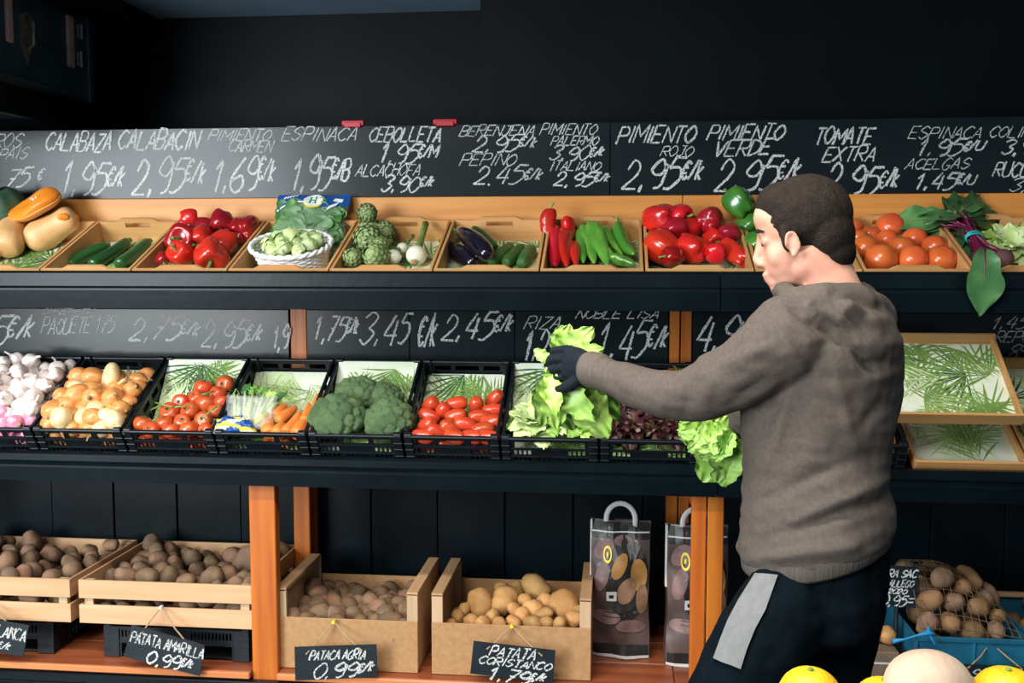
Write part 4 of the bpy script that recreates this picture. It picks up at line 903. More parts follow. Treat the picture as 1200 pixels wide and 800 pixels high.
# beetroot bunch
M, W = TR[11]
bt = thing('beetroot_bunch', T(W_(M, 1150, 290, .05)), 'bunch of beetroot with purple stalks tied by a teal band', 'beetroot')
BI = bt.matrix_world.inverted()
neck = W_(M, 1141, 278, .075)
for (px, py, r) in ((1146, 304, .027), (1176, 303, .030), (1160, 308, .024)):
    c = W_(M, px, py, .045); MB().surf(lambda t, th: c + Vector((r * math.sin(PI * t) * math.cos(th), r * math.sin(PI * t) * math.sin(th), -math.cos(PI * t) * r)), 12, 16).build('beetroot', M_BEE, bt, smooth=True, M=BI)
    for k in range(5):
        e = W_(M, 1108 + R.uniform(-8, 22), 252 + R.uniform(-6, 12), .11 + R.uniform(-.015, .02)); j = Vector((R.uniform(-.014, .014), R.uniform(-.01, .01), R.uniform(-.014, .014)))
        MB().tube([c + Vector((0, 0, r * .6)), c.lerp(neck + j, .55), neck + j, (neck + j).lerp(e, .5) + Vector((0, 0, .01)), e], [.0065, .0055, .005, .0042, .003], 6).build('stalk', M_BTS, bt, smooth=True, M=BI)
TEAL = mat('teal_rubber_band', (0.03, 0.42, 0.42), 0.4, 0.4, var=0.1)
dn = (W_(M, 1160, 296, .06) - W_(M, 1118, 256, .10)).normalized()
for k in range(3):
    ax = (dn + Vector((R.uniform(-.3, .3), 0, R.uniform(-.2, .2)))).normalized(); Q = T(neck + dn * (.004 * k - .004)) @ aim(ax)
    MB().tube([Q @ Vector((.026 * math.cos(2 * PI * t / 24), .020 * math.sin(2 * PI * t / 24), 0)) for t in range(25)], .0028, 6, cap=False).build('rubber_band', TEAL, bt, smooth=True, M=BI)
def LB(a, b, wd=1.0, n=(0, -.6, .7), me=None, roll=0): lay_leaf(me or R.choice(LBT), .16, a, b, Vector(n) + Vector((R.uniform(-.35, .35), R.uniform(-.3, .3), R.uniform(-.2, .2))), bt, wd, roll)
for (x0, y0, x1, y1, h0, h1, wd) in ((1118, 256, 1040, 254, .10, .12, .75), (1120, 262, 1052, 262, .08, .10, .7), (1115, 250, 1068, 243, .12, .13, .8), (1128, 262, 1080, 270, .07, .075, .8), (1125, 268, 1098, 288, .06, .06, .9),
   (1130, 255, 1085, 250, .12, .14, .9), (1120, 262, 1095, 278, .07, .07, 1.0), (1125, 262, 1110, 292, .06, .05, .8), (1135, 275, 1118, 300, .05, .045, .8)):
    LB(W_(M, x0, y0, h0), W_(M, x1, y1, h1), wd)
for (x0, y0, x1, y1, wd) in ((1112, 246, 1140, 226, 1.1), (1120, 248, 1172, 234, .9), (1125, 252, 1180, 252, .9), (1110, 248, 1118, 226, 1.0), (1130, 245, 1158, 224, .9), (1140, 256, 1186, 262, .8), (1128, 250, 1160, 240, 1.2)):
    a, b = atY(x0, y0, .33), atY(x1, y1, .40); LB(a, b, wd, (0, -1, .4))
for k in range(3): lay_leaf(LGP[k], .16, atY(1112 + 8 * k, 254, .30), atY(1128 + 9 * k, 246 + k * 5, .33), (0, -1, .3), bt, .4)
a, b = atY(1154, 292, -.035), atY(1158, 364, -.105); lay_leaf(LBT[0], .16, a, b, (.1, -1, .05), bt, 1.0)
for (x, y, s, lab) in ((1184, 290, .085, 'pale green lettuce beside the beetroot bunch'), (1222, 284, .09, 'pale green lettuce just outside the right edge')):
    lettuce(T(W_(M, x, y, .03)) @ RX(.6), s, lab, 'pale lettuces on the top shelf', LGP + LG[:1], LGP, 20)

# ------------------------------------------------------------------ middle shelf
CMr = {}
def cw(i): return CMr[i]
CLB = {-1: 'black slatted crate at the left edge of the middle shelf', 0: 'black slatted crate holding garlic and pink onions', 1: 'black slatted crate full of brown onions', 2: 'black slatted crate of tomatoes on the vine', 3: 'black slatted crate of carrots and bagged celery',
 4: 'black slatted crate of broccoli', 5: 'black slatted crate of plum tomatoes', 6: 'black slatted crate of pale lettuce under the held leaves', 7: 'black slatted crate of dark red lettuce', 8: 'black slatted crate behind the man\'s torso', 9: 'black slatted crate of carrots right of the man'}
for i in CLB: CMr[i] = make_crate(i, CLB[i], {2: 2, 4: 2, 6: 2}.get(i, 1), (i + 5) % 4, i not in (8,), 1 if i in (6, 7) else 0)
rn = random.Random(3)
# garlic + pink onions
M = cw(0)
heap_auto(M, CW, CDp, lambda u, v: .088 + .028 * math.sin(PI * v / CDp) + .015 * math.sin(u * 25), 1.62, .028, [GAR], 'white garlic bulb in its black crate', 'garlic bulbs', 'garlic', rn, .3, .85, 1.15, area_ok=lambda u, v: v > .10 and v < .355)
heap_auto(M, CW, CDp, lambda u, v: .092, 1.7, .028, [PNK], 'pink onion in front of the garlic', 'pink onions', 'onion', rn, .2, .85, 1.1, area_ok=lambda u, v: v <= .088 and u < .26)
M = cw(-1)
heap_auto(M, CW, CDp, lambda u, v: .08, 2.0, .032, [SPR], 'pale green small cabbage at the left photo edge', 'small pale cabbages', 'cabbage', rn, .2, 1.0, 1.3, lower=False)
# onions
M = cw(1)
heap_auto(M, CW, CDp, lambda u, v: .088 + .022 * math.sin(PI * min(1, v / .30)) - .05 * max(0, (v - .26) / .1) + .012 * math.sin(u * 22 + 1), 1.66, .0265, [ONI, ONP], 'brown onion in the onion crate', 'brown onions', 'onion', rn, .3, .85, 1.2, area_ok=lambda u, v: v < .335, wts=[.78, .22])
p = W_(M, 130, 441, .13); put(kind('onion', [(body(.094, .029, .68, 0, 0, .02, .02, -.05, .03, .05, 24, 3, 14, 18).mesh('onion', M_ONP, True), [])]), T(p) @ aim((.15, .2, 1)), 'tall pale oval onion standing on top of the brown onions', None, 'onion', 0)
# vine tomatoes
M = cw(2)
heap_px(M, CW, CDp, [(237, 456, 11), (263, 452, 11), (258, 461, 10), (227, 467, 9), (243, 474, 12), (262, 470, 9), (259, 482, 10), (211, 473, 10), (200, 485, 12), (225, 483, 11), (240, 494, 11), (211, 494, 10), (190, 497, 10), (167, 499, 11), (178, 503, 10), (201, 503, 10), (224, 502, 11), (241, 502, 9)],
  'vine tomato in the black crate', 'vine tomatoes', 'tomato', .038, [TOV], lambda it: .09, .3, rot=lambda it, r: RX(r.uniform(-.9, 1.0)) @ RY(r.uniform(-.5, .5)) @ RZ(r.uniform(0, 6)))
P = [[Vector((.04 + k * .055, .035, .035)), .027] for k in range(5)]
for k, (q, r) in enumerate(P): put(TOV, M @ T(q) @ rrot(rn) @ Matrix.Scale(.72, 4), 'vine tomato seen through the crate front, %s from left' % ORD[k], 'vine tomatoes low in the crate', 'tomato')
def vine(pts, label):
    P = [W_(M, x, y, h) for x, y, h in pts]; o = thing('tomato_vine', T(P[0]), label, 'vine', 'green tomato vines'); J = o.matrix_world.inverted()
    MB().tube(P, .0028, 6).build('main_stem', M_STEM, o, smooth=True, M=J)
    for k, p in enumerate(P[1:]): MB().tube([p, p + Vector((R.uniform(-.02, .02), -.012, R.uniform(-.012, .012)))], [.002, .0024], 5).build('side_stem', M_STEM, o, M=J)
vine([(177, 480, .10), (190, 474, .13), (205, 477, .13), (222, 475, .13)], 'green vine stem sticking out left of the tomatoes')
vine([(238, 490, .12), (246, 482, .13), (255, 476, .125)], 'green vine stem between the right-hand vine tomatoes'); vine([(236, 462, .13), (246, 460, .13), (250, 458, .12)], 'green vine stem on the topmost vine tomato')
# carrots, celery, bags
M = cw(3)
for k, (a, b, s) in enumerate((((347, 477), (324, 494), 1.0), ((352, 484), (334, 508), 1.0), ((363, 474), (357, 494), .95), ((361, 490), (345, 510), 1.15), ((373, 462), (369, 486), .95), ((382, 460), (374, 482), .9),
      ((316, 488), (314, 509), 1.25), ((333, 496), (322, 510), 1.1), ((335, 474), (322, 488), .95), ((372, 484), (364, 508), .9))):
    span(CAR, W_(M, *b, .085), W_(M, *a, .075), s * 1.12, 'carrot beside the broccoli, %s' % ['near the bag, lying slanted', 'third from the bag at the crate front', 'short one pointing up in the middle', 'thickest one at the front right', 'back one beside the crate wall', 'backmost one in the corner', 'stubby one seen end-on beside the bag', 'short one next to the stubby one', 'half hidden behind the slanted one', 'thin one against the right crate side'][k], 'carrots beside the celery', 'carrot', .16)
for k in range(3): span(CAR, M @ Vector((.14 + k * .03, .02, .03)), M @ Vector((.15 + k * .03, .13, .035)), 1.1, 'carrot seen through the crate window, %s from left' % ORD[k], 'carrots low in the crate', 'carrot', .16)
cel = thing('celery_bunch', T(W_(M, 288, 492, .04)), 'pale celery bunch with leafy top in a clear bag', 'celery'); J = cel.matrix_world.inverted()
M_CEL = veg('celery_stalk', (0.62, 0.76, 0.38), 0.35, col2=(0.50, 0.68, 0.24), nscale=2, stretch=(30, 30, 2))
for k in range(11):
    a = W_(M, 274 + 3.2 * k + R.uniform(-2, 2), 503 - k * .3, .05 + .02 * (k % 3)); b = W_(M, 268 + 6.2 * k + R.uniform(-2, 2), 456 + abs(k - 5) * 1.6, .09 + .02 * (k % 2))
    MB().tube([a, a.lerp(b, .5) + Vector((0, 0, .006)), b], [.013, .010, .006], 8, flat=.6).build('stalk', M_CEL, cel, smooth=True, M=J)
for (x0, y0, x1, y1, me) in ((284, 462, 292, 446, LBT[0]), (292, 462, 300, 449, LGD[1]), (300, 462, 312, 452, LGD[0]), (318, 470, 335, 457, LBT[1]), (276, 468, 272, 452, LG[1]), (308, 466, 322, 458, LG[2])):
    lay_leaf(me, .16, W_(M, x0, y0, .10), W_(M, x1, y1, .12), (0, -.7, .7), cel, .8)
def crumple(M, pts, hs, mats, label, name, cat, seed, amp=.012, matf=None):     # a crumpled pillow of film over a quad of pixels
    Q = [W_(M, x, y, h) for (x, y), h in zip(pts, hs)]; c = sum(Q, Vector()) / 4; o = thing(name, T(c), label, cat); n = (Q[1] - Q[0]).cross(Q[3] - Q[0]).normalized()
    if n.y > 0: n = -n
    def f(i, j):
        p = (Q[0] * (1 - i) + Q[1] * i) * (1 - j) + (Q[3] * (1 - i) + Q[2] * i) * j
        b = (16 * i * (1 - i) * j * (1 - j)) ** .5
        return p + n * (.022 * b + amp * nz3(p, 30, seed) + amp * .6 * nz3(p, 75, seed + 3)) - c
    g = MB().grid(f, 22, 18)
    if matf:
        for q in range(len(g.f)): g.m[q] = matf(q // 18 / 22, (q % 18) / 18, seed)
    g.grid(lambda i, j: f(i, j) * .9 - n * .02 * (16 * i * (1 - i) * j * (1 - j)) ** .5, 10, 8)
    g.build('film', mats, o, smooth=False, fix=False); return o
FILM2 = mat('milky_bag_film', (0.86, 0.90, 0.84), 0.15, 0.6, alpha=0.22)
crumple(M, ((266, 462), (325, 464), (318, 503), (262, 503)), (.12, .12, .09, .09), [FILM2], 'milky clear bag film wrapped over the celery', 'plastic_bag', 'bag', 2, .008)
crumple(M, ((254, 490), (292, 486), (302, 508), (248, 508)), (.115, .115, .10, .10), [BLU, YEL, WPR], 'crumpled blue, yellow and white bag at the crate front', 'printed_bag', 'bag', 5, .014,
        lambda a, b, s: (1 if math.sin(b * 11 + math.sin(a * 6) * 1.5) > .55 else (2 if math.sin(b * 9 + a * 7) > .35 else 0)))
o = span(CUC, W_(M, 314, 484, .10), W_(M, 298, 496, .10), .55, 'yellow-green bit of squash between bag and carrots', None, 'squash', .17); o.name = 'small_yellow_squash'
YS = veg('yellow_squash_skin', (0.72, 0.62, 0.06), 0.35, col2=(0.40, 0.48, 0.06), nscale=10); me = o.data.copy(); me.materials.clear(); me.materials.append(YS); o.data = me
# broccoli
M = cw(4)
def floret(seed):
    mb = MB()
    bm = bmesh.new(); bmesh.ops.create_icosphere(bm, subdivisions=4, radius=1); rn2 = random.Random(seed)
    C_ = [Vector((rn2.gauss(0, 1), rn2.gauss(0, 1), rn2.gauss(0, 1))).normalized() for _ in range(60)]
    for v in bm.verts:
        n = v.co.normalized(); d = min((n - c).length for c in C_); k = 1 + .13 * (1 - min(1, (d / .30) ** 2)) + .03 * nz3(n, 9, seed); v.co = n * k
        if v.co.z < -.2: v.co.x *= .55 + .45 * max(0, (1 + v.co.z) / .8); v.co.y *= .55 + .45 * max(0, (1 + v.co.z) / .8)
    bm.verts.index_update(); mb.add([v.co.copy() for v in bm.verts], [[v.index for v in f.verts] for f in bm.faces]); bm.free(); return mb.mesh('floret', M_BRO, True)
FL = [floret(s) for s in range(3)]
def broccoli(px, py, rx, h, label, M=M):
    c = W_(M, px, py, h); r = rx * (c - CAM).dot(_f) / FPX; o = thing('broccoli', T(c) @ RX(rad(20)), label, 'broccoli', 'broccoli heads')
    MB().tube([(0, 0, -r * .2), (0, r * .3, -r * .75)], [r * .32, r * .27], 12).build('stalk', M_BRS, o, smooth=True)
    MB().ell((0, 0, -.05 * r), (r * .78, r * .72, r * .6)).build('crown_core', M_BRO, o, smooth=True)
    n = 34
    for k in range(n):
        z = 1 - (k + .5) / n * 1.25; th = k * 2.399; s = math.sqrt(max(0, 1 - z * z)); q = Vector((s * math.cos(th), s * math.sin(th), z))
        inst('floret', FL[k % 3], o, T(Vector((q.x * r * .80, q.y * r * .74, q.z * r * .62))) @ aim(q, R.uniform(0, 6)) @ Matrix.Scale(r * .27 * R.uniform(.85, 1.25), 4))
broccoli(419, 462, 24, .10, 'broccoli head at the back left, on top'); broccoli(450, 468, 22, .085, 'broccoli head at the back right'); broccoli(396, 490, 32, .10, 'largest broccoli head, front left'); broccoli(457, 493, 28, .095, 'broccoli head at the front right')
# plum tomatoes
M = cw(5)
PT = [(504, 474, 10, 40), (535, 473, 12, 90), (558, 475, 10, 10), (579, 467, 11, 45), (516, 483, 9, 30), (505, 487, 11, 110), (534, 487, 11, 80), (579, 481, 11, 95), (562, 488, 11, 100), (576, 494, 11, 75), (500, 498, 11, 50),
      (526, 502, 11, 130), (545, 497, 12, 110), (567, 503, 12, 95), (512, 506, 10, 130), (497, 511, 11, 95), (553, 512, 11, 85), (533, 513, 9, 90), (574, 513, 10, 90)]
P = []
for it in PT: P.append([onplane(M, it[0], it[1], .085 + .01 * (it[1] < 480)), .024])
relax(P, (.012, CW - .012, .012, CDp, .01), keep=.35); L = rowlabels([p[0] for p in P], .05, 'plum tomato in its black crate')
for (q, r), lab, it in zip(P, L, PT): put(PLUM, M @ T(q) @ RY(rad(it[3])) @ RX(R.uniform(-.3, .3)) @ Matrix.Scale(1.0, 4), lab, 'plum tomatoes', 'tomato')
for k in range(9): put(PLUM, M @ T(Vector((.04 + (k % 5) * .052, .05 + .06 * (k // 5), .035))) @ RY(PI / 2) @ Matrix.Scale(.95, 4), 'plum tomato under the top layer, seen through the slots, %s from left, %s row' % (ORD[k % 5], ORD[k // 5]), 'plum tomatoes under the top layer', 'tomato')
# lettuces
M = cw(6)
lettuce(T(W_(M, 632, 496, .085)) @ RX(.45) @ RY(-.1), .092, 'pale iceberg-like lettuce at the crate front left', 'lettuces under the held leaves', LGP + LG[:1], LGP, 30)
lettuce(T(W_(M, 683, 496, .085)) @ RX(.4), .078, 'greener lettuce at the crate front right', 'lettuces under the held leaves', LG + LGP[:1], LGP, 26)
lettuce(T(W_(M, 655, 480, .05)) @ RX(.6), .075, 'small lettuce behind the pale one', 'lettuces under the held leaves', LGP + LGD[:1], LG, 20)
M = cw(7)
for k, (x, y, s) in enumerate(((735, 498, .10), (785, 500, .10), (752, 478, .10), (800, 475, .10), (768, 455, .085))):
    lettuce(T(W_(M, x, y, .06)) @ RX(.5), s, 'dark red frilly lettuce, %s' % ['front left', 'front right', 'second row left', 'second row right', 'at the back'][k], 'dark red lettuces', LLO, LLO, 30)
lettuce(T(W_(M, 806, 440, .08)), .055, 'small bright lettuce tip behind the forearm', None, LGP, LG, 12)
M = cw(8)
lettuce(T(W_(M, 850, 490, .07)) @ RX(.5), .10, 'green lettuce in the crate behind the torso, left', 'lettuces behind the torso', LG, LGP, 22); lettuce(T(W_(M, 915, 490, .07)) @ RX(.5), .10, 'green lettuce in the crate behind the torso, right', 'lettuces behind the torso', LG, LGP, 22)
M = cw(9)
for k in range(14):
    y = .03 + (k // 7) * .09; x = .03 + (k % 7) * .037; h = .085 - .03 * (k // 7)
    span(CAR, M @ Vector((x, y - .005, h)), M @ Vector((x + .004, y + .15, h + .006)), 1.12, 'carrot in the crate right of the man, %s row, %s from left' % (('front', 'back')[k // 7], ORD[k % 7]), 'carrots right of the man', 'carrot', .16)

# wooden display trays at the right end of the middle shelf
make_tray(0.885, 1.215, 'lower palm-lined wooden tray under the tilted empty one', .045, .915, TM, .42, .045, 2, flush=True)
make_tray(1.217, 1.56, 'palm-lined wooden tray at the right edge of the photo', .045, .915, TM, .42, .045, 3, flush=True)
th_ = math.atan2(.215, .255); a = Vector((0.795, -.045, 1.082))
o, Mt = make_tray(0.795, 1.160, 'empty wooden tray with palm-leaf paper, tilted on top of another', -.045 + .0, 1.078, rad(40), .335, .042, 1, flush=True)
make_tray(1.20, 1.53, 'small palm-lined tray behind the tilted empty tray', .10, 1.06, rad(24), .33, .045, 0, flush=True)

# ------------------------------------------------------------------ bottom shelf
def slat_crate(x0, x1, y0, y1, z0, z1, label):
    o = thing('slatted_crate', (x0, y0, z0), label, 'crate', 'pale slatted potato crates'); W, D, H = x1 - x0, y1 - y0, z1 - z0; t = .009; s = (H - .022) / 2
    for z in (0, s + .022):
        MB().bbox((0, 0, z), (W, t, z + s), .001).build('slat', CRX, o); MB().bbox((0, D - t, z), (W, D, z + s), .001).build('slat', CRX, o)
        MB().bbox((0, t, z), (t, D - t, z + s), .001).build('slat', CRY, o); MB().bbox((W - t, t, z), (W, D - t, z + s), .001).build('slat', CRY, o)
    for x in (t + .006, W - t - .036):
        for y in (t, D - t - .02): MB().bbox((x, y, 0.004), (x + .03, y + .02, H - .002), .001).build('corner_post', CRZ, o)
    for k in range(5): MB().bbox((t, t + .002 + k * (D - .03) / 5, 0), (W - t, t + (k + .9) * (D - .03) / 5, .006), .001).build('floor_slat', CRX, o)
    return T((x0, y0, z0)), W, D
ST = crate_pieces(0.50, 0.36, 0.105, PLA, 1)
def under(x0, y0, label):
    o = thing('plastic_crate', (x0, y0, .236), label, 'crate', 'black plastic crates under the potato crates')
    for n, me in ST:
        if n == 'front_panel': continue
        inst(n, me, o)
    f = MB(); hs = [(.05 + q * .012, .057 + q * .012, .068, .092) for q in range(9)] + [(.30 + q * .012, .307 + q * .012, .068, .092) for q in range(13)]
    hs += [(.06, .44, 0.0, .048)]; holes(f, .5, .105, .004, hs, T((0, .004, 0))); f.box((.03, .001, .05), (.47, .006, .055)); f.bbox((0, 0, .0), (.055, .01, .10)).bbox((.445, 0, 0), (.5, .01, .10)); f.build('front_panel', PLA, o)
under(-1.685, .055, 'black plastic crate under the right-hand potato crate'); under(-2.36, .055, 'black plastic crate under the left-hand potato crate')
M1, W1, D1 = slat_crate(-1.752, -1.160, .03, .50, .357, .502, 'pale slatted wooden crate of potatoes with the amarilla price tag')
M0, W0, D0 = slat_crate(-2.385, -1.782, .03, .50, .357, .502, 'pale slatted wooden crate of potatoes cut off by the left edge')
rn = random.Random(21)
heap_auto(M1, W1, D1, lambda u, v: .088 + .016 * math.sin(u * 14) + .015 * (v / D1), 1.85, .034, [POT], 'brown potato in the amarilla crate', 'potatoes in the right slatted crate', 'potato', rn, .4, .7, 1.25, lower=True)
heap_auto(M0, W0, D0, lambda u, v: .108 + .02 * math.sin(u * 12) + .03 * (v / D0), 1.95, .040, [POT], 'brown potato in the leftmost crate', 'potatoes in the left slatted crate', 'potato', rn, .4, .7, 1.25, lower=True)
put(POT, M1 @ T((W1 - .10, .30, .135)) @ RY(PI / 2) @ Matrix.Scale(1.9, 4), 'biggest long potato beside the pine post', None, 'potato', 1); put(POT, M0 @ T((.36, .05, .125)) @ RZ(1) @ Matrix.Scale(1.25, 4), 'large pale potato at the front of the leftmost crate', None, 'potato', 2)
def fibre_box(x0, x1, label, y0=.03, D=.40):
    o = thing('potato_box', (x0, y0, .236), label, 'box', 'fibreboard boxes with wooden ends'); W = x1 - x0; t = .004
    MB().bbox((0, 0, 0), (W, t, .168), .001).build('front_sheet', MDF, o); MB().bbox((0.001, D - t, 0), (W - .001, D, .185), .001).build('rear_sheet', MDF, o); MB().box((t, t, 0), (W - t, D - t, .006)).build('base', MDF, o)
    for x, s in ((0, 1), (W, -1)):
        xs = sorted((x, x + s * .035))
        MB().bbox((xs[0], t, .168), (xs[1], t + .014, .256), .001).build('corner_post', CRZ, o)
        MB().bbox((xs[0], t, .006), (xs[1], t + .014, .168), .001).build('corner_post', CRZ, o)
        MB().prism([(t, .252), (D - .02, .252), (D - .02, .262), (t, .262)], 0, xs[0], xs[1]).build('top_rail', CRY, o)
        xe = sorted((x, x + s * .008)); MB().box((xe[0], t + .014, .006), (xe[1], D - t, .252)).build('end_board', CRY, o)
        MB().bbox((xs[0], D - t - .016, .006), (xs[1], D - t - .002, .252), .001).build('corner_post', CRZ, o)
    return T((x0, y0, .236)), W, D
Mb1, Wb, Db = fibre_box(-1.085, -.620, 'brown fibreboard box of small dark potatoes beside the pine post'); Mb2, Wb2, Db2 = fibre_box(-.575, -.071, 'brown fibreboard box of knobbly yellow potatoes beside the potato bags')
heap_auto(Mb1, Wb, Db, lambda u, v: .105 + .035 * (v / Db) + .008 * math.sin(u * 20), 1.8, .025, [POD, POD, POT], 'small dark potato in the agria box', 'small potatoes in the left fibreboard box', 'potato', rn, .35, .75, 1.25, lower=True)
B2 = [(566, 707, 15), (588, 705, 15), (626, 689, 15), (657, 708, 17), (605, 692, 11), (600, 712, 8), (624, 714, 11), (638, 722, 9), (612, 722, 9), (645, 729, 9), (655, 729, 9), (578, 722, 9), (537, 722, 9), (552, 727, 8), (603, 728, 9), (625, 730, 9), (668, 726, 10),
      (640, 706, 9), (616, 704, 8), (590, 690, 8), (530, 730, 8), (566, 731, 9), (588, 731, 9), (677, 718, 8), (545, 715, 7)]
P = []
for x, y, r in B2:
    q = atY(x, y, .10 + .22 * max(0, (735 - y) / 50)); P.append([Mb2.inverted() @ q, r * (q - CAM).dot(_f) / FPX])
relax(P, (.01, Wb2 - .01, .01, Db2 - .01, .006), keep=.5); L = rowlabels([p[0] for p in P], .07, 'knobbly yellow potato in the coristanco box')
for (q, r), lab in zip(P, L): put(POY, Mb2 @ T(q) @ rrot(rn) @ Matrix.Scale(r / .030, 4), lab, 'yellow potatoes in the right fibreboard box', 'potato')
heap_auto(Mb2, Wb2, Db2, lambda u, v: .05 + .05 * v / Db2, 1.9, .034, [POY], 'yellow potato low in the coristanco box', 'yellow potatoes in the bottom layer', 'potato', rn, .3, .8, 1.1, lower=False)

# price tags hung by string
STR = mat('tan_string', (0.42, 0.30, 0.18), 0.8, 0.2, var=0.3, nscale=80)
def price_tag(c4, pin, Y, rows, pinm, label, Fs):
    # c4: pixel corners tl, tr, br, bl on plane Y
    Q = [atY(x, y, Y) for x, y in c4]; o = thing('price_tag', T((Q[3] + Q[2]) / 2), label, 'price tag', 'slate price tags'); J = o.matrix_world.inverted(); n = Vector((0, .004, 0))
    MB().add(Q + [q + n for q in Q], [(0, 1, 2, 3), (7, 6, 5, 4), (0, 4, 5, 1), (1, 5, 6, 2), (2, 6, 7, 3), (3, 7, 4, 0)]).build('slate_panel', SLATE, o, M=J)
    p = atY(pin[0], pin[1], .024)
    for (x, y) in Fs:
        e = atY(x, y, Y - .002); MB().tube([p + Vector((0, -.006, 0)), p.lerp(e, .5) + Vector((0, -.012, 0)), e], .0022, 6).build('string', STR, o, M=J)
        MB().ell(J @ e, (.003, .002, .003), None, 5, 6).build('knot', STR, o)
    MB().tube([p + Vector((0, .006, 0)), p + Vector((0, -.003, 0)), p + Vector((0, -.004, 0)), p + Vector((0, -.014, 0)), p + Vector((0, -.016, 0))], [.0015, .0015, .005, .004, .0055], 10).build('push_pin', pinm, o, M=J)
    F = PlaneY(Y - .0008)
    for (t, x0, y0, x1, y1, ti) in rows:
        mb = MB(); write(t, (x0, y0, x1, y0 + ti, y1 - y0), F, .0048 if y1 - y0 < 15 else .0065, R, mb); mb.build('chalk_writing', CHALK, o, M=J, fix=False)
YPIN = mat('yellow_pin_plastic', (0.85, 0.72, 0.03), 0.3, 0.5, var=.1); WPIN = mat('white_pin_plastic', (0.8, 0.8, 0.8), 0.3, 0.5, var=.1)
price_tag(((154, 732), (240, 756), (234, 792), (145, 769)), (190, 710), -.045, [('PATATA AMARILLA', 152, 738, 238, 751, 21), ('0,99€/k', 170, 761, 226, 777, 11)], WPIN, 'tilted slate tag reading patata amarilla 0,99', ((166, 742), (224, 759)))
price_tag(((345, 758), (441, 755), (442, 793), (346, 797)), (392, 727), -.03, [('PATACA AGRIA', 362, 762, 428, 773, -1), ('0,99€/k', 365, 777, 438, 795, -3)], YPIN, 'slate tag reading 0,99 on the left fibreboard box', ((359, 766), (424, 762)))
price_tag(((555, 751), (651, 762), (648, 800), (551, 789)), (600, 732), -.03, [('PATATA', 573, 756, 627, 768, 6), ('CORISTANCO', 560, 768, 645, 777, 9), ('1,79€/k', 570, 780, 640, 796, 8)], YPIN, 'slate tag reading patata coristanco 1,79', ((571, 760), (635, 768)))
price_tag(((-60, 716), (34, 733), (27, 769), (-66, 752)), (-8, 704), -.045, [('PATATA BLANCA', -56, 722, 30, 736, 16), ('0,79€/k', -48, 742, 12, 756, 10)], WPIN, 'slate tag reading blanca, cut off by the left edge', ((-40, 724), (17, 738)))

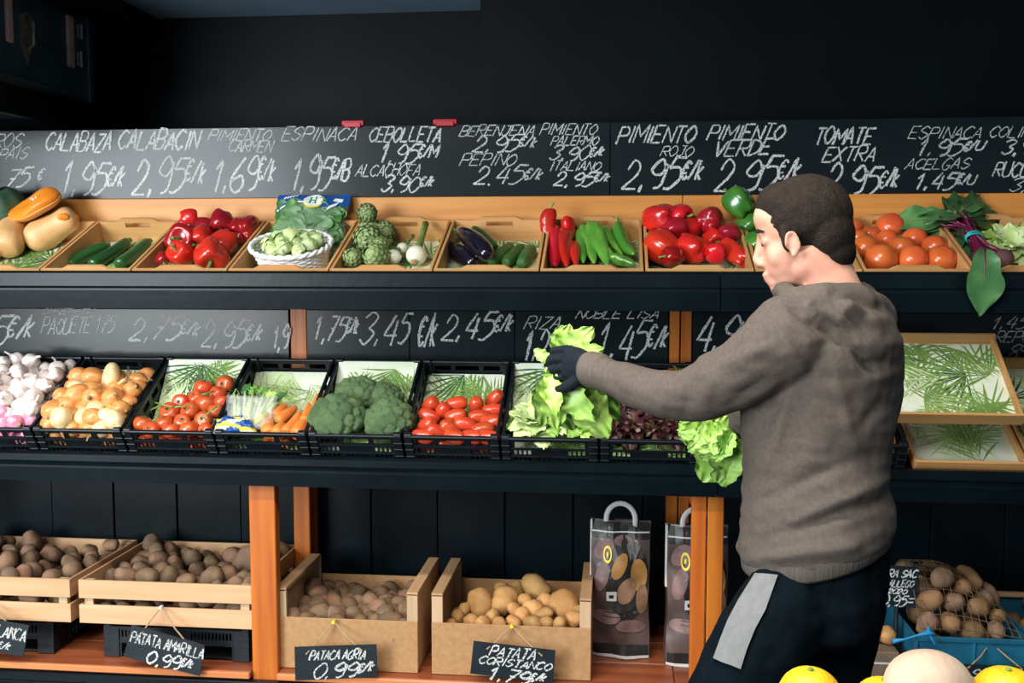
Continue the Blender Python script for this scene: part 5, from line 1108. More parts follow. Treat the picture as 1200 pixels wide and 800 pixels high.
# paper potato bags
BAGM = mat('dark_printed_bag_paper', (0.05, 0.036, 0.033), 0.35, 0.4, col2=(0.13, 0.085, 0.078), nscale=9, bump=0.25, bscale=18, coat=.2)
BAGD = mat('black_bag_paper', (0.02, 0.02, 0.02), 0.4, 0.4, var=.3); PP1 = mat('printed_potato_gold', (0.42, 0.22, 0.06), 0.5, 0.3, col2=(0.30, 0.14, 0.04), nscale=20); PP2 = mat('printed_potato_brown', (0.26, 0.15, 0.09), 0.5, 0.3, var=.4, nscale=20); PIK = mat('printed_pinkish_potato', (0.24, 0.15, 0.14), 0.5, 0.3, var=.4, nscale=20)
WHP = mat('white_paper_handle', (0.62, 0.62, 0.60), 0.6, 0.3, var=.2)
def potato_bag(x, y, z, w, h, label, lean=.05, rz=0.0):
    M = T((x, y, z)) @ RZ(rz) @ RX(-lean); o = thing('potato_bag', M, label, 'bag', 'paper potato bags with white handles'); d = .055
    def f(u, v, off=0.0, back=0):     # u -1..1 , v 0..1
        th = d * (1 - .85 * max(0, (v - .72) / .28) ** 1.2) * (1 - .12 * abs(u) ** 4); wx = w / 2 * (1 - .05 * math.sin(v * PI) + .015 * math.sin(v * 12))
        y = (th * (.6 + .4 * math.cos(u * PI / 2)) + .004 * math.sin(u * 7 + v * 11) + .005 * math.sin(u * 3 - v * 17) + off)
        return Vector((u * wx, -y if not back else y, v * h))
    g = MB()
    g.grid(lambda i, j: f(i * 2 - 1, j), 16, 20); g.grid(lambda i, j: f(i * 2 - 1, j, 0, 1), 8, 10)
    for u in (-1, 1): g.grid(lambda i, j: f(u, j).lerp(f(u, j, 0, 1), i), 4, 20)
    g.build('paper_body', BAGM, o, smooth=True)
    def patch(nm, m, u0, u1, v0, v1, off=.0012): MB().grid(lambda i, j: f(u0 + (u1 - u0) * i, v0 + (v1 - v0) * j, off), 8, 8).build(nm, m, o, fix=False)
    def blob(nm, m, cu, cv, ru, rv, a, off):
        MB().grid(lambda i, j: f(cu + i * (ru * math.cos(2 * PI * j) * math.cos(a) - rv * math.sin(2 * PI * j) * math.sin(a) * 2), cv + i * (ru * .5 * math.cos(2 * PI * j) * math.sin(a) + rv * math.sin(2 * PI * j) * math.cos(a)), off), 4, 20).build(nm, m, o, fix=False)
    patch('printed_black_band', BAGD, -.98, .98, .87, .99); patch('printed_black_base', BAGD, -.95, .95, .02, .10); patch('white_top_line', WHP, -.98, .98, .915, .925, .002); patch('white_hem', WHP, -.98, .98, .0, .022, .003)
    MB().bbox((-w / 2 - .001, -.012, h * .55), (-w / 2 + .006, .012, h), .001).build('white_side_edge', WHP, o)
    blob('printed_potato', BAGD, .25, .58, .75, .30, 0, .0016)
    for q, (cu, cv, ru, rv, a, m) in enumerate(((-.55, .80, .35, .07, .2, PIK), (.1, .86, .3, .04, 0, PIK), (-.6, .60, .3, .09, .6, PIK), (.0, .68, .30, .075, .5, PP1), (.65, .62, .28, .12, -.3, PP1), (.25, .50, .35, .09, .3, PP2), (.78, .44, .2, .11, 0, PP2), (-.45, .30, .5, .05, 0, PIK), (.4, .24, .5, .05, 0, PIK))):
        blob('printed_potato', m, cu, cv, ru, rv, a, .0022 + q * .0002)
    patch('printed_label', WHP, -.45, -.10, .42, .49, .0048); patch('printed_emblem', BAGD, -.36, -.20, .44, .465, .0056); patch('printed_line', BAGD, -.55, .45, .335, .342, .0048); patch('printed_line', BAGD, -.55, .3, .305, .310, .0048)
    rg = MB()
    for (r0, r1) in ((.105, .15),):
        rg.grid(lambda i, j: f(-.42 + (r0 + (r1 - r0) * i) * math.cos(2 * PI * j), .76 + (r0 + (r1 - r0) * i) * .42 * math.sin(2 * PI * j), .005), 2, 24)
    rg.build('yellow_ring_print', YEL, o, fix=False); MB().grid(lambda i, j: f(-.42 + .06 * (i - .5), .76 + .03 * (j - .5), .005), 1, 1).build('yellow_mark_print', YEL, o, fix=False)
    P = [(-.046, -.012, h - .03)] + [(-.048 * math.cos(a_), -.012, h + .005 + .052 * math.sin(a_)) for a_ in [PI * k / 12 for k in range(13)]] + [(.046, -.012, h - .03)]
    MB().tube(P, .009, 8, flat=.4).build('handle', WHP, o, smooth=True)
potato_bag(.020, .27, .236, .200, .45, 'dark paper potato bag with white handle, fully in view', .03, -.06); potato_bag(.265, .22, .236, .200, .46, 'dark paper potato bag half hidden by the pine post', -.02, .05)

# right-hand end of the bottom shelf
bl = thing('blue_crate', (.895, .0, .236), 'blue plastic crate of netted potatoes at the bottom right', 'crate', 'blue plastic crates')
def bluec(o, W, D, H):
    for (a, b) in (((0, 0), (W, .006)), ((0, D - .006), (W, D)), ((0, .006), (.006, D - .006)), ((W - .006, .006), (W, D - .006))): MB().bbox((a[0], a[1], 0), (b[0], b[1], H), .001).build('side_panel', BLUEP, o)
    MB().box((0, 0, 0), (W, D, .005)).build('base', BLUEP, o); MB().bbox((-.004, -.006, H - .014), (W + .004, 0, H), .002).bbox((-.004, D, H - .014), (W + .004, D + .006, H), .002).build('rim', BLUEP, o)
    for x in (.0, W / 2, W - .008): MB().bbox((x, -.005, 0), (x + .008, 0, H - .014), .001).build('rib', BLUEP, o)
bluec(bl, .33, .40, .195)
bl2 = thing('blue_crate', (1.235, .0, .236), 'blue plastic crate of potatoes at the bottom right photo corner', 'crate', 'blue plastic crates'); bluec(bl2, .36, .40, .195)
MB().bbox((.03, .37, .20), (.12, .39, .215), .002).build('wooden_stick', CRX, bl2)
Mc = T((.895, 0, .236))
heap_auto(Mc, .33, .40, lambda u, v: .16 + .16 * math.sin(PI * min(1, v / .42)) * (1 - .9 * max(0, (u - .12) / .22) ** 1.5), 1.75, .038, [POB, POT], 'netted potato in the left blue crate', 'netted potatoes', 'potato', rn, .3, .85, 1.2, lower=True)
heap_auto(T((1.235, 0, .236)), .36, .40, lambda u, v: .13 + .04 * (v / .4), 1.8, .045, [POB], 'large potato in the right blue crate', 'potatoes in the right blue crate', 'potato', rn, .3, .85, 1.2, lower=False)
NET = mat('brown_net_cord', (0.16, 0.10, 0.05), .7, .3, var=.3)
nt_ = thing('net_sack', Mc @ T((.0, 0, .01)), 'brown net sack over the potatoes in the blue crate', 'sack')
def nf(u, v):
    U, V = .02 + u * .29, .02 + v * .36; return Vector((U, V, .175 + .175 * math.sin(PI * min(1, V / .42)) * (1 - .9 * max(0, (U - .12) / .22) ** 1.5)))
ng = MB()
for k in range(14):
    ng.tube([nf(k / 13, t / 12) for t in range(13)], .0012, 4); ng.tube([nf(t / 12, k / 13) for t in range(13)], .0012, 4)
ng.build('net_mesh', NET, nt_)['kind'] = 'stuff'
CY = mat('bright_blue_tie', (0.02, 0.30, 0.62), .4, .4, var=.1)
tp = [atY(x, y, -.03) for x, y in ((1046, 751), (1060, 749), (1075, 744), (1088, 741), (1096, 743))]
o = thing('plastic_tie', T(tp[0]), 'bright blue plastic tie hanging at the blue crate corner', 'tie'); J = o.matrix_world.inverted()
MB().tube(tp, [.008, .0035, .003, .009, .004], 7).build('strap', CY, o, smooth=True, M=J); MB().tube([tp[3], tp[3] + Vector((.0, 0, .02))], [.006, .003], 6).build('loose_end', CY, o, M=J); MB().tube([tp[3], tp[3] + Vector((.02, 0, -.035))], [.005, .002], 6).build('loose_end', CY, o, M=J)
# leaning chalk sign
Q = [atY(x, y, .10) for x, y in ((1030, 662), (1077, 665), (1074, 712), (1028, 708))]
o = thing('price_tag', T((Q[2] + Q[3]) / 2), 'upright slate sign behind the man\'s hip, beside the netted potatoes', 'price tag'); J = o.matrix_world.inverted(); n = Vector((0, .006, 0))
MB().add(Q + [q + n for q in Q], [(0, 1, 2, 3), (7, 6, 5, 4), (0, 4, 5, 1), (1, 5, 6, 2), (2, 6, 7, 3), (3, 7, 4, 0)]).build('slate_panel', SLATE, o, M=J)
F = PlaneY(.0985)
for (t, x0, y0, x1, y1) in (('TRA SAC', 1034, 667, 1074, 676), ('GALLEGO', 1036, 679, 1070, 687), ('2020', 1040, 689, 1062, 695), ('0,95=', 1032, 696, 1070, 709)):
    mb = MB(); write(t, (x0, y0, x1, y0 + 1, y1 - y0), F, .004, R, mb); mb.build('chalk_writing', CHALK, o, M=J, fix=False)
MB().tube([(0.0, .003, 0), (0, .004, -.26)], .007, 8).build('stake', SLATE, o)
price_tag(((1122, 778), (1215, 782), (1213, 812), (1120, 806)), (1160, 752), -.045, [('SACO', 1137, 784, 1172, 794, 2)], WPIN, 'slate tag reading saco under the blue crate', ((1135, 782), (1198, 784)))
# small boxes between the trousers and the blue crate
o = thing('carton', (.70, .03, .236), 'small printed carton right of the trousers', 'box'); MB().bbox((0, 0, 0), (.16, .2, .13), .003).build('carton_body', mat('brown_carton', (.20, .14, .10), .6, .3, var=.3, nscale=20), o)
MB().box((.0, -.001, .092), (.16, 0, .098)).build('printed_line', WHP, o); MB().box((.0, -.001, .03), (.16, 0, .035)).build('printed_line', WHP, o)
for k in range(4): put(POY, T((.74 + k * .034, .10, .395)) @ rrot(rn) @ Matrix.Scale(.85, 4), 'yellow potato on the small carton, %s from left' % ORD[k], 'potatoes on the carton', 'potato')

# ------------------------------------------------------------------ foreground fruit stand
tb = thing('display_stand', (.45, -1.86, 0), 'low wooden stand in the foreground under the fruit', 'stand')
MB().bbox((-.42, -.28, .905), (.42, .22, .926), .003).build('stand_top', REDW, tb)
for x in (-.38, .38):
    for y in (-.24, .18): MB().bbox((x - .02, y - .02, 0), (x + .02, y + .02, .905), .003).build('leg', REDW, tb)
LEM = veg('yellow_citrus_skin', (0.86, 0.60, 0.02), .4, col2=(0.82, 0.52, 0.015), nscale=10, bump=.25, bscale=160, coat=.1)
MEL = veg('cream_melon_skin', (0.60, 0.49, 0.38), .6, col2=(0.54, 0.38, 0.27), nscale=5, stretch=(1, 1, 4), bump=.1, bscale=30)
def citrus(px, py, r, D, label):
    c = atD(px, py, D); c.z -= r
    o = thing('grapefruit', T((c.x, c.y, c.z - r)), label, 'grapefruit', 'yellow grapefruits'); body(2 * r * .96, r, .98, 0, 0, -.04, -.02, 0, 0, .02, 10, int(px), 18, 24).build('fruit_body', LEM, o, smooth=True, M=T((0, 0, r)))
    MB().ell((0, 0, 2 * r * .965), (.004, .004, .002)).build('stem_scar', M_STEM, o); return c.z - r
z1 = citrus(950, 781, .042, 1.30, 'yellow grapefruit in front of the dark trousers'); citrus(1036, 793, .040, 1.30, 'yellow grapefruit left of the cream melon'); citrus(1182, 781, .045, 1.28, 'yellow grapefruit right of the cream melon')
c = atD(1090, 764, 1.28); c.z -= .052
o = thing('melon', T((c.x, c.y, c.z - .052)), 'cream coloured melon between the yellow grapefruits', 'melon'); body(.112, .053, .9, 10, .012, 0, 0, 0, 0, .03, 8, 3, 20, 40).build('fruit_body', MEL, o, smooth=True, M=T((0, 0, .052)) @ RY(rad(80)) @ RZ(.4))
MB().tube([(-.053, 0, .052), (-.062, 0, .054)], [.006, .004], 8).build('stem_stub', M_ROOT, o)

# ------------------------------------------------------------------ the man
SKIN = mat('skin', (0.62, 0.33, 0.23), .5, .4, col2=(0.54, 0.25, 0.18), nscale=14, sss=.25); HAIR = mat('dark_brown_hair', (0.012, 0.009, 0.007), .75, .15, col2=(0.022, 0.016, 0.012), nscale=90, bump=.5, bscale=400)
HOOD = mat('grey_brown_jersey', (0.096, 0.080, 0.068), .9, .15, col2=(0.078, 0.065, 0.056), nscale=120, bump=.15, bscale=500); RIB = mat('ribbed_jersey', (0.11, 0.092, 0.078), .9, .2, col2=(0.08, 0.07, 0.06), nscale=3, stretch=(90, 90, 1), bump=.3, bscale=3)
TRO = mat('dark_navy_trousers', (0.0025, 0.006, 0.009), .95, .06, var=.3, nscale=40, bump=.1, bscale=300); STP = mat('grey_trouser_panel', (0.17, 0.175, 0.18), .85, .2, var=.15, nscale=60)
GLV = mat('navy_glove', (0.008, 0.012, 0.018), .85, .15, var=.3, nscale=60, bump=.3, bscale=300); SHO = mat('dark_shoe', (0.02, 0.02, 0.022), .5, .4, var=.3); EYE = mat('eye_white', (.30, .25, .22), .3, .5, var=.05); IRI = mat('brown_iris', (.05, .025, .012), .15, .5, var=.1)
def P(px, py, D): return atD(px, py, D)
def fuse(mb, voxel, it, name, m, parent, disp=None, keep=None, M=None):      # one continuous surface out of overlapping closed volumes
    t = bpy.data.objects.new('tmp', mb.mesh('tmp', m)); COL.objects.link(t)
    r = t.modifiers.new('r', 'REMESH'); r.mode = 'VOXEL'; r.voxel_size = voxel; s = t.modifiers.new('s', 'SMOOTH'); s.factor = .5; s.iterations = it
    dg = bpy.context.evaluated_depsgraph_get(); me = bpy.data.meshes.new_from_object(t.evaluated_get(dg)); bpy.data.objects.remove(t)
    me.name = name; me.materials.clear(); me.materials.append(m)
    if disp:
        N = [v.normal.copy() for v in me.vertices]
        for v, n in zip(me.vertices, N): v.co = v.co + n * disp(v.co, n)
    if keep:
        bm = bmesh.new(); bm.from_mesh(me); bmesh.ops.delete(bm, geom=[v for v in bm.verts if not keep(v.co)], context='VERTS'); bm.to_mesh(me); bm.free()
    me.polygons.foreach_set('use_smooth', [True] * len(me.polygons)); me.update()
    o = bpy.data.objects.new(name, me); COL.objects.link(o)
    if parent is not None: o.parent = parent
    if M is not None: o.matrix_local = M
    return o
fwd = Vector((-0.93, 0.20, -0.22)).normalized(); lf = Vector((0, 0, 1)).cross(fwd).normalized(); hu = fwd.cross(lf).normalized(); hc = P(938, 275, 2.0)
HM = T(hc) @ Matrix((fwd, lf, hu)).transposed().to_4x4()
def H(x, y, z): return HM @ Vector((x, y, z))
H3 = HM.to_3x3()
def rings(mb, R_, seg=28, pw=1.0):       # loft through (left px, right px, depth centre, half depth)
    vs = []
    for (l, r, D, hd) in R_:
        a, b = P(l[0], l[1], D), P(r[0], r[1], D); c = (a + b) / 2; ax = (b - a) / 2; ay = Vector((_f.x, _f.y, 0)).normalized() * hd
        for k in range(seg):
            th = 2 * PI * k / seg; co, si = math.cos(th), math.sin(th)
            vs.append(c + ax * math.copysign(abs(co) ** pw, co) + ay * math.copysign(abs(si) ** pw, si))
    n = len(R_); fs = [(i * seg + k, i * seg + (k + 1) % seg, (i + 1) * seg + (k + 1) % seg, (i + 1) * seg + k) for i in range(n - 1) for k in range(seg)]
    fs += [tuple(range(seg))[::-1], tuple(range((n - 1) * seg, n * seg))]; mb.add(vs, fs)
LA = [((930, 398), .075, 1.88), ((900, 416), .073, 1.90), ((862, 441), .067, 1.94), ((830, 457), .060, 1.98), ((800, 464), .053, 2.03), ((765, 459), .048, 2.08), ((730, 447), .043, 2.14), ((706, 437), .039, 2.18), ((692, 432), .037, 2.20)]
RA = [((958, 398), .075, 2.15), ((940, 425), .070, 2.20), ((912, 455), .060, 2.28), ((890, 478), .052, 2.37), ((872, 492), .043, 2.46), ((866, 497), .038, 2.50)]
LL = [((940, 660), .070, 1.98), ((924, 706), .088, 1.93), ((888, 760), .088, 1.90), ((855, 815), .080, 1.88), ((828, 885), .072, 1.88), ((815, 955), .066, 1.88), ((822, 1050), .064, 1.92), ((842, 1150), .056, 1.96), ((846, 1182), .055, 1.97)]
RL = [((978, 665), .085, 2.04), ((980, 705), .095, 2.05), ((968, 770), .092, 2.07), ((962, 860), .080, 2.06), ((962, 955), .068, 2.05), ((985, 1050), .063, 2.07), ((1008, 1120), .056, 2.08), ((1012, 1140), .055, 2.08)]
def limb(mb, L, k=1.0, seg=16, extra=0.0): mb.tube([P(p[0], p[1], D) for p, r, D in L], [r * k + extra for p, r, D in L], seg)
# body: head, neck, trunk, arms, hands and legs in one surface
b = MB()
def he(c, r, rot=None): b.ell(H(*c), r, H3 @ rot if rot is not None else H3, 14, 20)
he((-.008, 0, .030), (.090, .073, .084)); he((.032, 0, -.028), (.047, .057, .072)); he((.032, 0, -.074), (.042, .042, .030)); he((.064, 0, -.096), (.016, .019, .015))
he((.040, 0, -.045), (.042, .050, .050)); he((.068, 0, .020), (.014, .042, .012)); he((.050, 0, .045), (.034, .054, .04))
for s in (1, -1):
    he((.002, s * .036, -.062), (.034, .020, .030)); he((.050, s * .032, -.032), (.022, .022, .030)); he((.085, s * .0105, -.040), (.009, .0075, .0075)); he((.0635, s * .030, .002), (.0135, .0155, .0115))
    e = MB(); q = Euler((0, .25, -.35 * s)).to_matrix(); he((.016, s * .080, -.016), (.0145, .0045, .024), q)
    b.tube([H(.015 - .015 * math.cos(a) * .85, s * (.085 + .003 * math.sin(a)), -.016 + .024 * math.sin(a)) for a in [rad(-110 + 25 * k) for k in range(13)]], .0034, 6); he((.017, s * .083, -.038), (.006, .004, .007)); he((.026, s * .081, -.018), (.004, .004, .007))
b.tube([H(.074, 0, .018), H(.082, 0, -.006), H(.0945, 0, -.031), H(.091, 0, -.038), H(.080, 0, -.044)], [.009, .0095, .0095, .009, .008], 10)
he((.081, 0, -.063), (.010, .023, .0055)); he((.0785, 0, -.074), (.010, .019, .006)); he((.070, 0, -.083), (.013, .022, .008)); he((.066, 0, -.055), (.015, .028, .02))
b.tube([H(-.015, 0, -.03), H(-.030, 0, -.09), H(-.050, 0, -.16), P(958, 372, 2.0)], [.060, .056, .060, .085], 20)
rings(b, [((895, 640), (1020, 610), 2.0, .12), ((895, 560), (1015, 540), 2.0, .11), ((890, 470), (1025, 460), 2.0, .13), ((905, 400), (1025, 395), 2.0, .15), ((925, 368), (1000, 366), 2.0, .10)])
limb(b, LA, .68); limb(b, RA, .68); limb(b, LL, .72); limb(b, RL, .72)
HAND = {}
def hand(mb, palm0, palm1, kn, fing, thumb, k=1.0):
    mb.tube([palm0, palm0.lerp(palm1, .5), palm1], [(.026 * k, .021 * k), (.034 * k, .020 * k), (.036 * k, .015 * k)], 14, up=kn)
    for F_, r in fing: mb.tube(F_, [r * k, r * k * .95, r * k * .88, r * k * .75], 8)
    mb.tube(thumb, [.013 * k, .0115 * k, .010 * k, .008 * k], 8)
def lhand(mb, k=1.0):
    f = []
    for q, (o_, r) in enumerate(((0, .0092), (1, .0098), (2, .0095), (3, .0082))):
        y = 409 + 10.5 * o_; x = 655 + 2 * abs(o_ - 1.3); L = (9, 11, 10, 7)[q]
        f.append(([P(x + 8, y, 2.245), P(x - L, y + 2, 2.262), P(x - L - 3, y + 8, 2.295), P(x - L + 8, y + 11, 2.315)], r))
    hand(mb, P(695, 431, 2.205), P(662, 425, 2.245), Vector((0, 0, 1)), f, [P(682, 441, 2.215), P(668, 452, 2.225), P(655, 456, 2.25), P(646, 453, 2.275)], k)
def rhand(mb, k=1.0):
    f = []
    for q in range(4):
        y = 486 + 9 * q; f.append(([P(864, y, 2.53), P(853, y + 2, 2.56), P(846, y + 5, 2.55), P(845, y + 7, 2.52)], .009))
    hand(mb, P(872, 494, 2.48), P(862, 500, 2.53), Vector((0, 0, 1)), f, [P(868, 486, 2.49), P(858, 482, 2.49), P(849, 484, 2.50), P(845, 488, 2.50)], k)
lhand(b, .85); rhand(b, .85)
for L_, dx in ((LL, -1), (RL, -1)):
    p = P(*L_[-1][0], L_[-1][2]); b.tube([p, Vector((p.x, p.y, .06)), Vector((p.x - .12, p.y + .02, .035)), Vector((p.x - .17, p.y + .03, .03))], [.045, .045, .036, .025], 12)
man = fuse(b, .0040, 7, 'person', SKIN, None)
tag(man, 'man in a grey-brown hoodie and navy trousers reaching left across the middle shelf with a head of lettuce', 'person')
man['label'] = 'man in grey-brown hoodie and dark trousers reaching left with lettuce in a gloved hand'
for s in (1, -1):
    MB().ell(H(.0660, s * .031, -.001), (.0098, .0098, .0085), H3).build('eye', EYE, man, smooth=True); MB().ell(H(.0735, s * .0315, -.003), (.0035, .0048, .0048), H3).build('iris', IRI, man, smooth=True)
    MB().tube([H(.076, s * .012, .020), H(.078, s * .030, .026), H(.066, s * .048, .021)], [.003, .0042, .002], 6).build('eyebrow', HAIR, man)
h = MB()
for c, r in (((-.016, 0, .034), (.093, .0785, .084)), ((-.048, 0, -.008), (.056, .071, .068)), ((-.058, 0, -.048), (.040, .056, .044)), ((.026, 0, .064), (.050, .062, .050))): h.ell(H(*c), r, H3, 16, 24)
for s in (1, -1): h.ell(H(.026, s * .066, -.004), (.011, .010, .028), H3)
hair = fuse(h, .003, 14, 'hair', HAIR, man, disp=lambda p, n: .0006 * nz3(p, 160, 1) + .0012 * nz3(p, 40, 2))
# hoodie
g = MB()
rings(g, [((876, 668), (1036, 622), 2.0, .150), ((870, 655), (1044, 606), 2.0, .162), ((868, 640), (1044, 592), 2.0, .166), ((871, 600), (1036, 560), 2.0, .155), ((873, 545), (1040, 515), 2.0, .150), ((868, 485), (1050, 462), 2.0, .160), ((876, 435), (1052, 425), 2.0, .175),
          ((886, 400), (1048, 392), 2.0, .190), ((900, 370), (1034, 366), 2.0, .175), ((912, 350), (1012, 350), 2.0, .12), ((922, 340), (992, 342), 2.0, .085)], 32)
limb(g, LA, 1.0, 18); limb(g, RA, 1.0, 18)
g.ell(P(925, 395, 1.90), (.088, .088, .082)); g.ell(P(950, 395, 2.14), (.085, .085, .080))
# hood: collar roll round the neck and the sack behind it
g.tube([P(920, 343, 1.97), P(930, 352, 1.90), P(962, 352, 1.86), (P(1000, 356, 1.90)), P(1024, 372, 2.0), P(1004, 352, 2.11), P(962, 340, 2.14), P(928, 338, 2.09), P(918, 340, 2.02), P(920, 343, 1.97)], [.022, .026, .034, .042, .046, .042, .034, .026, .022, .022], 12)
g.tube([P(985, 352, 1.90), P(1012, 372, 1.93), P(1030, 398, 1.98)], [.03, .045, .035], 12); g.tube([P(985, 352, 2.10), P(1012, 372, 2.07), P(1030, 398, 2.03)], [.03, .045, .035], 12)
g.ell(P(1012, 380, 2.0), (.066, .135, .052), Euler((0, .75, 0)).to_matrix()); g.ell(P(1022, 400, 2.0), (.048, .12, .034), Euler((0, .9, 0)).to_matrix()); g.tube([P(950, 350, 1.85), P(985, 366, 1.83), P(1012, 392, 1.86), P(1026, 412, 1.94), P(1030, 416, 2.0)], [.020, .026, .028, .028, .026], 12)
def prj(p):
    v = p - CAM; z = v.dot(_f); return 600 + FPX * v.dot(_r) / z, 400 - FPX * v.dot(_u) / z
def seg_d(x, y, a, b_):
    dx, dy = b_[0] - a[0], b_[1] - a[1]; t = max(0, min(1, ((x - a[0]) * dx + (y - a[1]) * dy) / (dx * dx + dy * dy))); return math.hypot(x - a[0] - t * dx, y - a[1] - t * dy), t
FOLDS = [((1000, 640), (880, 655), .010), ((1035, 585), (900, 630), -.008), ((1040, 560), (930, 612), .008), ((1020, 530), (880, 590), -.006), ((905, 405), (850, 425), .007), ((900, 445), (858, 470), -.009), ((915, 470), (880, 500), -.010), ((930, 450), (900, 545), .007),
         ((815, 438), (800, 490), -.005), ((780, 436), (775, 488), .005), ((757, 434), (752, 478), -.004), ((735, 428), (728, 468), .004), ((715, 424), (710, 458), -.0035), ((928, 358), (962, 382), -.013), ((958, 378), (992, 404), -.016), ((988, 400), (1024, 432), -.018), ((1016, 430), (1046, 426), -.014), ((975, 352), (1018, 388), -.010), ((990, 348), (1035, 384), .008), ((980, 440), (1000, 520), .006), ((1010, 500), (1035, 470), -.006), ((960, 560), (1025, 610), .006), ((838, 430), (825, 478), .005)]
FW = [(P(a[0], a[1], 1.9), P(b_[0], b_[1], 1.9), k) for a, b_, k in FOLDS]
def folds(p, n):
    x, y = prj(p); d = .004 * nz3(p, 14, 2) + .0025 * nz3(Vector((p.x, p.y, p.z * 2.2)), 22, 5)
    if n.dot(_f) < .2:
        for a, b_, k in FOLDS:
            e, t = seg_d(x, y, a, b_)
            if e < 24: d += k * math.exp(-(e / 7.5) ** 2) * math.sin(PI * (.08 + .84 * t)) ** .6
    else: d += .008 * nz3(Vector((p.x, p.y, p.z * 1.8)), 13, 8)
    return d
hoodie = fuse(g, .0055, 4, 'hoodie', HOOD, man, disp=folds, keep=lambda p: True)
hb = MB(); rings(hb, [((874, 672), (1032, 628), 2.0, .148), ((871, 668), (1038, 622), 2.0, .156), ((869, 650), (1042, 603), 2.0, .162), ((872, 645), (1041, 598), 2.0, .158)], 48)
hb.build('hem_band', RIB, hoodie, smooth=True)
MB().tube([P(*q, D) for q, D in (((708, 437), 2.178), ((704, 436), 2.185), ((690, 431.5), 2.205), ((687, 431), 2.21))], [.038, .0405, .0395, .036], 24).build('cuff', RIB, hoodie, smooth=True)
MB().tube([P(*q, D) for q, D in (((875, 491), 2.45), ((872, 493), 2.46), ((866, 497), 2.50))], [.040, .042, .040], 20).build('cuff', RIB, hoodie, smooth=True)
# drawn pocket edge
# trousers
t_ = MB(); rings(t_, [((885, 625), (1034, 600), 2.0, .13), ((882, 660), (1036, 640), 2.0, .138), ((882, 690), (1036, 680), 2.0, .148), ((898, 730), (1025, 722), 2.0, .14), ((930, 752), (990, 748), 2.0, .08)], 28)
limb(t_, LL, 1.0, 20, .002); limb(t_, RL, 1.0, 20, .002)
tro = fuse(t_, .007, 4, 'trousers', TRO, man, disp=lambda p, n: .006 * nz3(Vector((p.x, p.y, p.z * .6)), 16, 3) + .004 * nz3(p, 30, 1))
from mathutils.bvhtree import BVHTree
bv = BVHTree.FromPolygons([v.co[:] for v in tro.data.vertices], [tuple(p.vertices) for p in tro.data.polygons])
def onleg(x, y):
    d = ray(x, y).normalized(); h_ = bv.ray_cast(CAM, d)
    return (h_[0] + h_[1] * .007) if h_[0] else P(x, y, 1.85)
sp_ = MB(); SPT = [((887, 674), (912, 676)), ((868, 704), (898, 716)), ((856, 726), (886, 738)), ((846, 750), (876, 762)), ((838, 772), (868, 784))]
rows_ = []
for (a, b_) in SPT: rows_.append([onleg(a[0] + (b_[0] - a[0]) * k / 8, a[1] + (b_[1] - a[1]) * k / 8) for k in range(9)])
vs_ = [q for r_ in rows_ for q in r_]; sp_.add(vs_, [(i * 9 + k, i * 9 + k + 1, (i + 1) * 9 + k + 1, (i + 1) * 9 + k) for i in range(len(rows_) - 1) for k in range(8)]); sp_.build('grey_side_panel', STP, tro, smooth=True, fix=False)
for L_ in (LL, RL):
    p = P(*L_[-1][0], L_[-1][2]); s_ = MB()
    s_.tube([Vector((p.x + .02, p.y, .11)), Vector((p.x + .005, p.y, .055)), Vector((p.x - .09, p.y + .015, .048)), Vector((p.x - .17, p.y + .03, .040)), Vector((p.x - .20, p.y + .035, .03))], [.048, .055, .050, .042, .02], 14)
    so = fuse(s_, .006, 3, 'shoe', SHO, man); MB().prism([(p.x + .055, p.y - .045), (p.x - .12, p.y - .035), (p.x - .215, p.y + .0), (p.x - .215, p.y + .06), (p.x - .12, p.y + .07), (p.x + .055, p.y + .045)], 2, 0.001, .018).build('sole', SHO, so)
gl = MB(); lhand(gl, 1.18); gl.tube([P(702, 434, 2.19), P(692, 430, 2.21)], [.034, .032], 16); fuse(gl, .0026, 3, 'glove', GLV, man); gl = MB(); rhand(gl, 1.14); fuse(gl, .003, 3, 'glove', GLV, man)
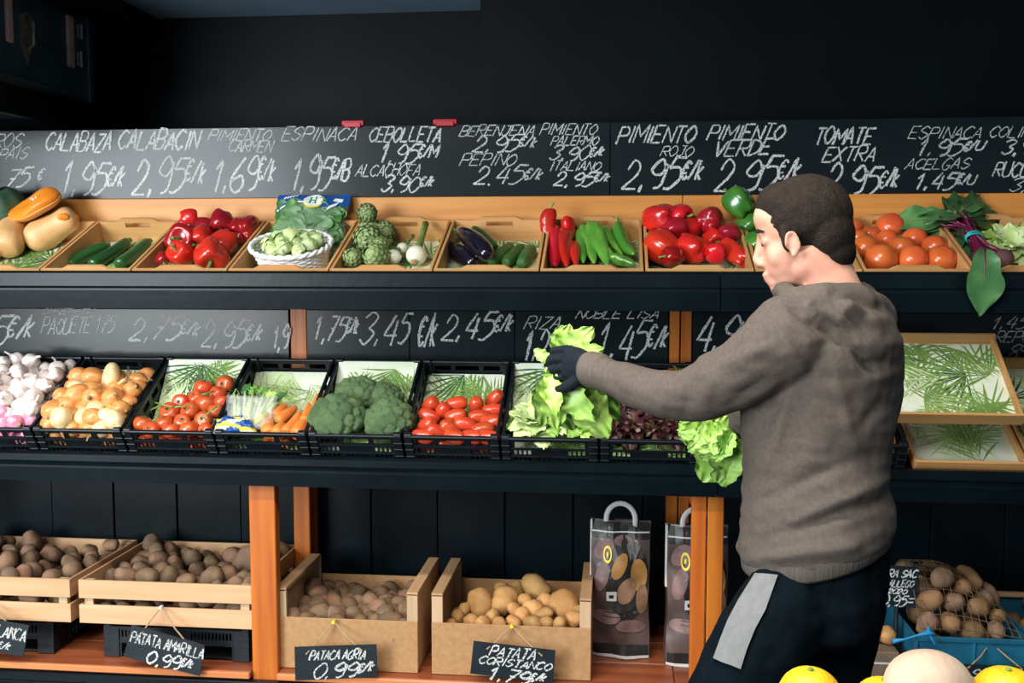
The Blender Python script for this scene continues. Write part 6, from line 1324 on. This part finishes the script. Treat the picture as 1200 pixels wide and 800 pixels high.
# lettuces in the hands
R2 = random.Random(5)
c = P(648, 432, 2.29); hl = thing('lettuce', T(c), 'green lettuce held in the gloved left hand, leaves hanging down', 'lettuce')
MB().ell((0, 0, 0), (.018, .018, .028)).build('heart', M_LEP, hl, smooth=True)
for (x0, y0, x1, y1, dD, wd, k) in ((655, 420, 690, 386, -.05, .75, 1), (652, 416, 660, 380, .0, .8, 0), (658, 420, 700, 404, -.07, .6, 0), (650, 420, 672, 383, -.02, .8, 1), (646, 424, 626, 410, -.02, .8, 0), (646, 430, 632, 428, .02, .7, 0),
    (650, 435, 640, 500, -.03, .8, 0), (648, 438, 655, 498, -.06, .75, 2), (656, 440, 690, 500, -.05, .85, 1), (660, 440, 722, 494, -.03, .85, 3), (662, 444, 712, 502, -.07, .75, 1), (655, 440, 672, 503, -.02, .9, 2), (645, 440, 628, 480, .0, .7, 0), (660, 446, 728, 482, -.02, .6, 3), (652, 440, 684, 490, -.09, .7, 0), (648, 440, 648, 480, -.08, .6, 2)):
    a, b_ = P(x0, y0, 2.27 + R2.uniform(-.01, .02)), P(x1, y1, 2.29 + dD); me = (LG[k % 4] if k < 3 else LGD[0])
    lay_leaf(me, .16, a, b_, (R2.uniform(-.4, .4), -1, R2.uniform(-.1, .5)), hl, wd * 1.0)
c = P(850, 497, 2.53); h2 = thing('lettuce', T(c), 'bright frilly green lettuce under the forearm, hanging over the crate rim', 'lettuce')
MB().ell((0, 0, 0), (.02, .02, .025)).build('heart', M_LEP, h2, smooth=True)
for k in range(46):
    t = k / 46; an = rad(95 + 195 * ((k * .618) % 1)); rr = (.35 + .65 * ((k * .377) % 1)); tx, ty = 846 + math.cos(an) * 64 * rr, 508 - math.sin(an) * 60 * rr * (1 if math.sin(an) < 0 else .55)
    bx, by = 862 + (tx - 862) * .25, 500 + (ty - 500) * .2; D = 2.50 - .06 * (1 - rr) - R2.uniform(0, .03)
    lay_leaf((LG + LG + LGD[:1])[k % 9], .16, P(bx, by, D), P(tx, ty, D - .02 - .02 * (1 - rr)), (R2.uniform(-.6, .6), -1, R2.uniform(-.2, .7)), h2, 1.15)
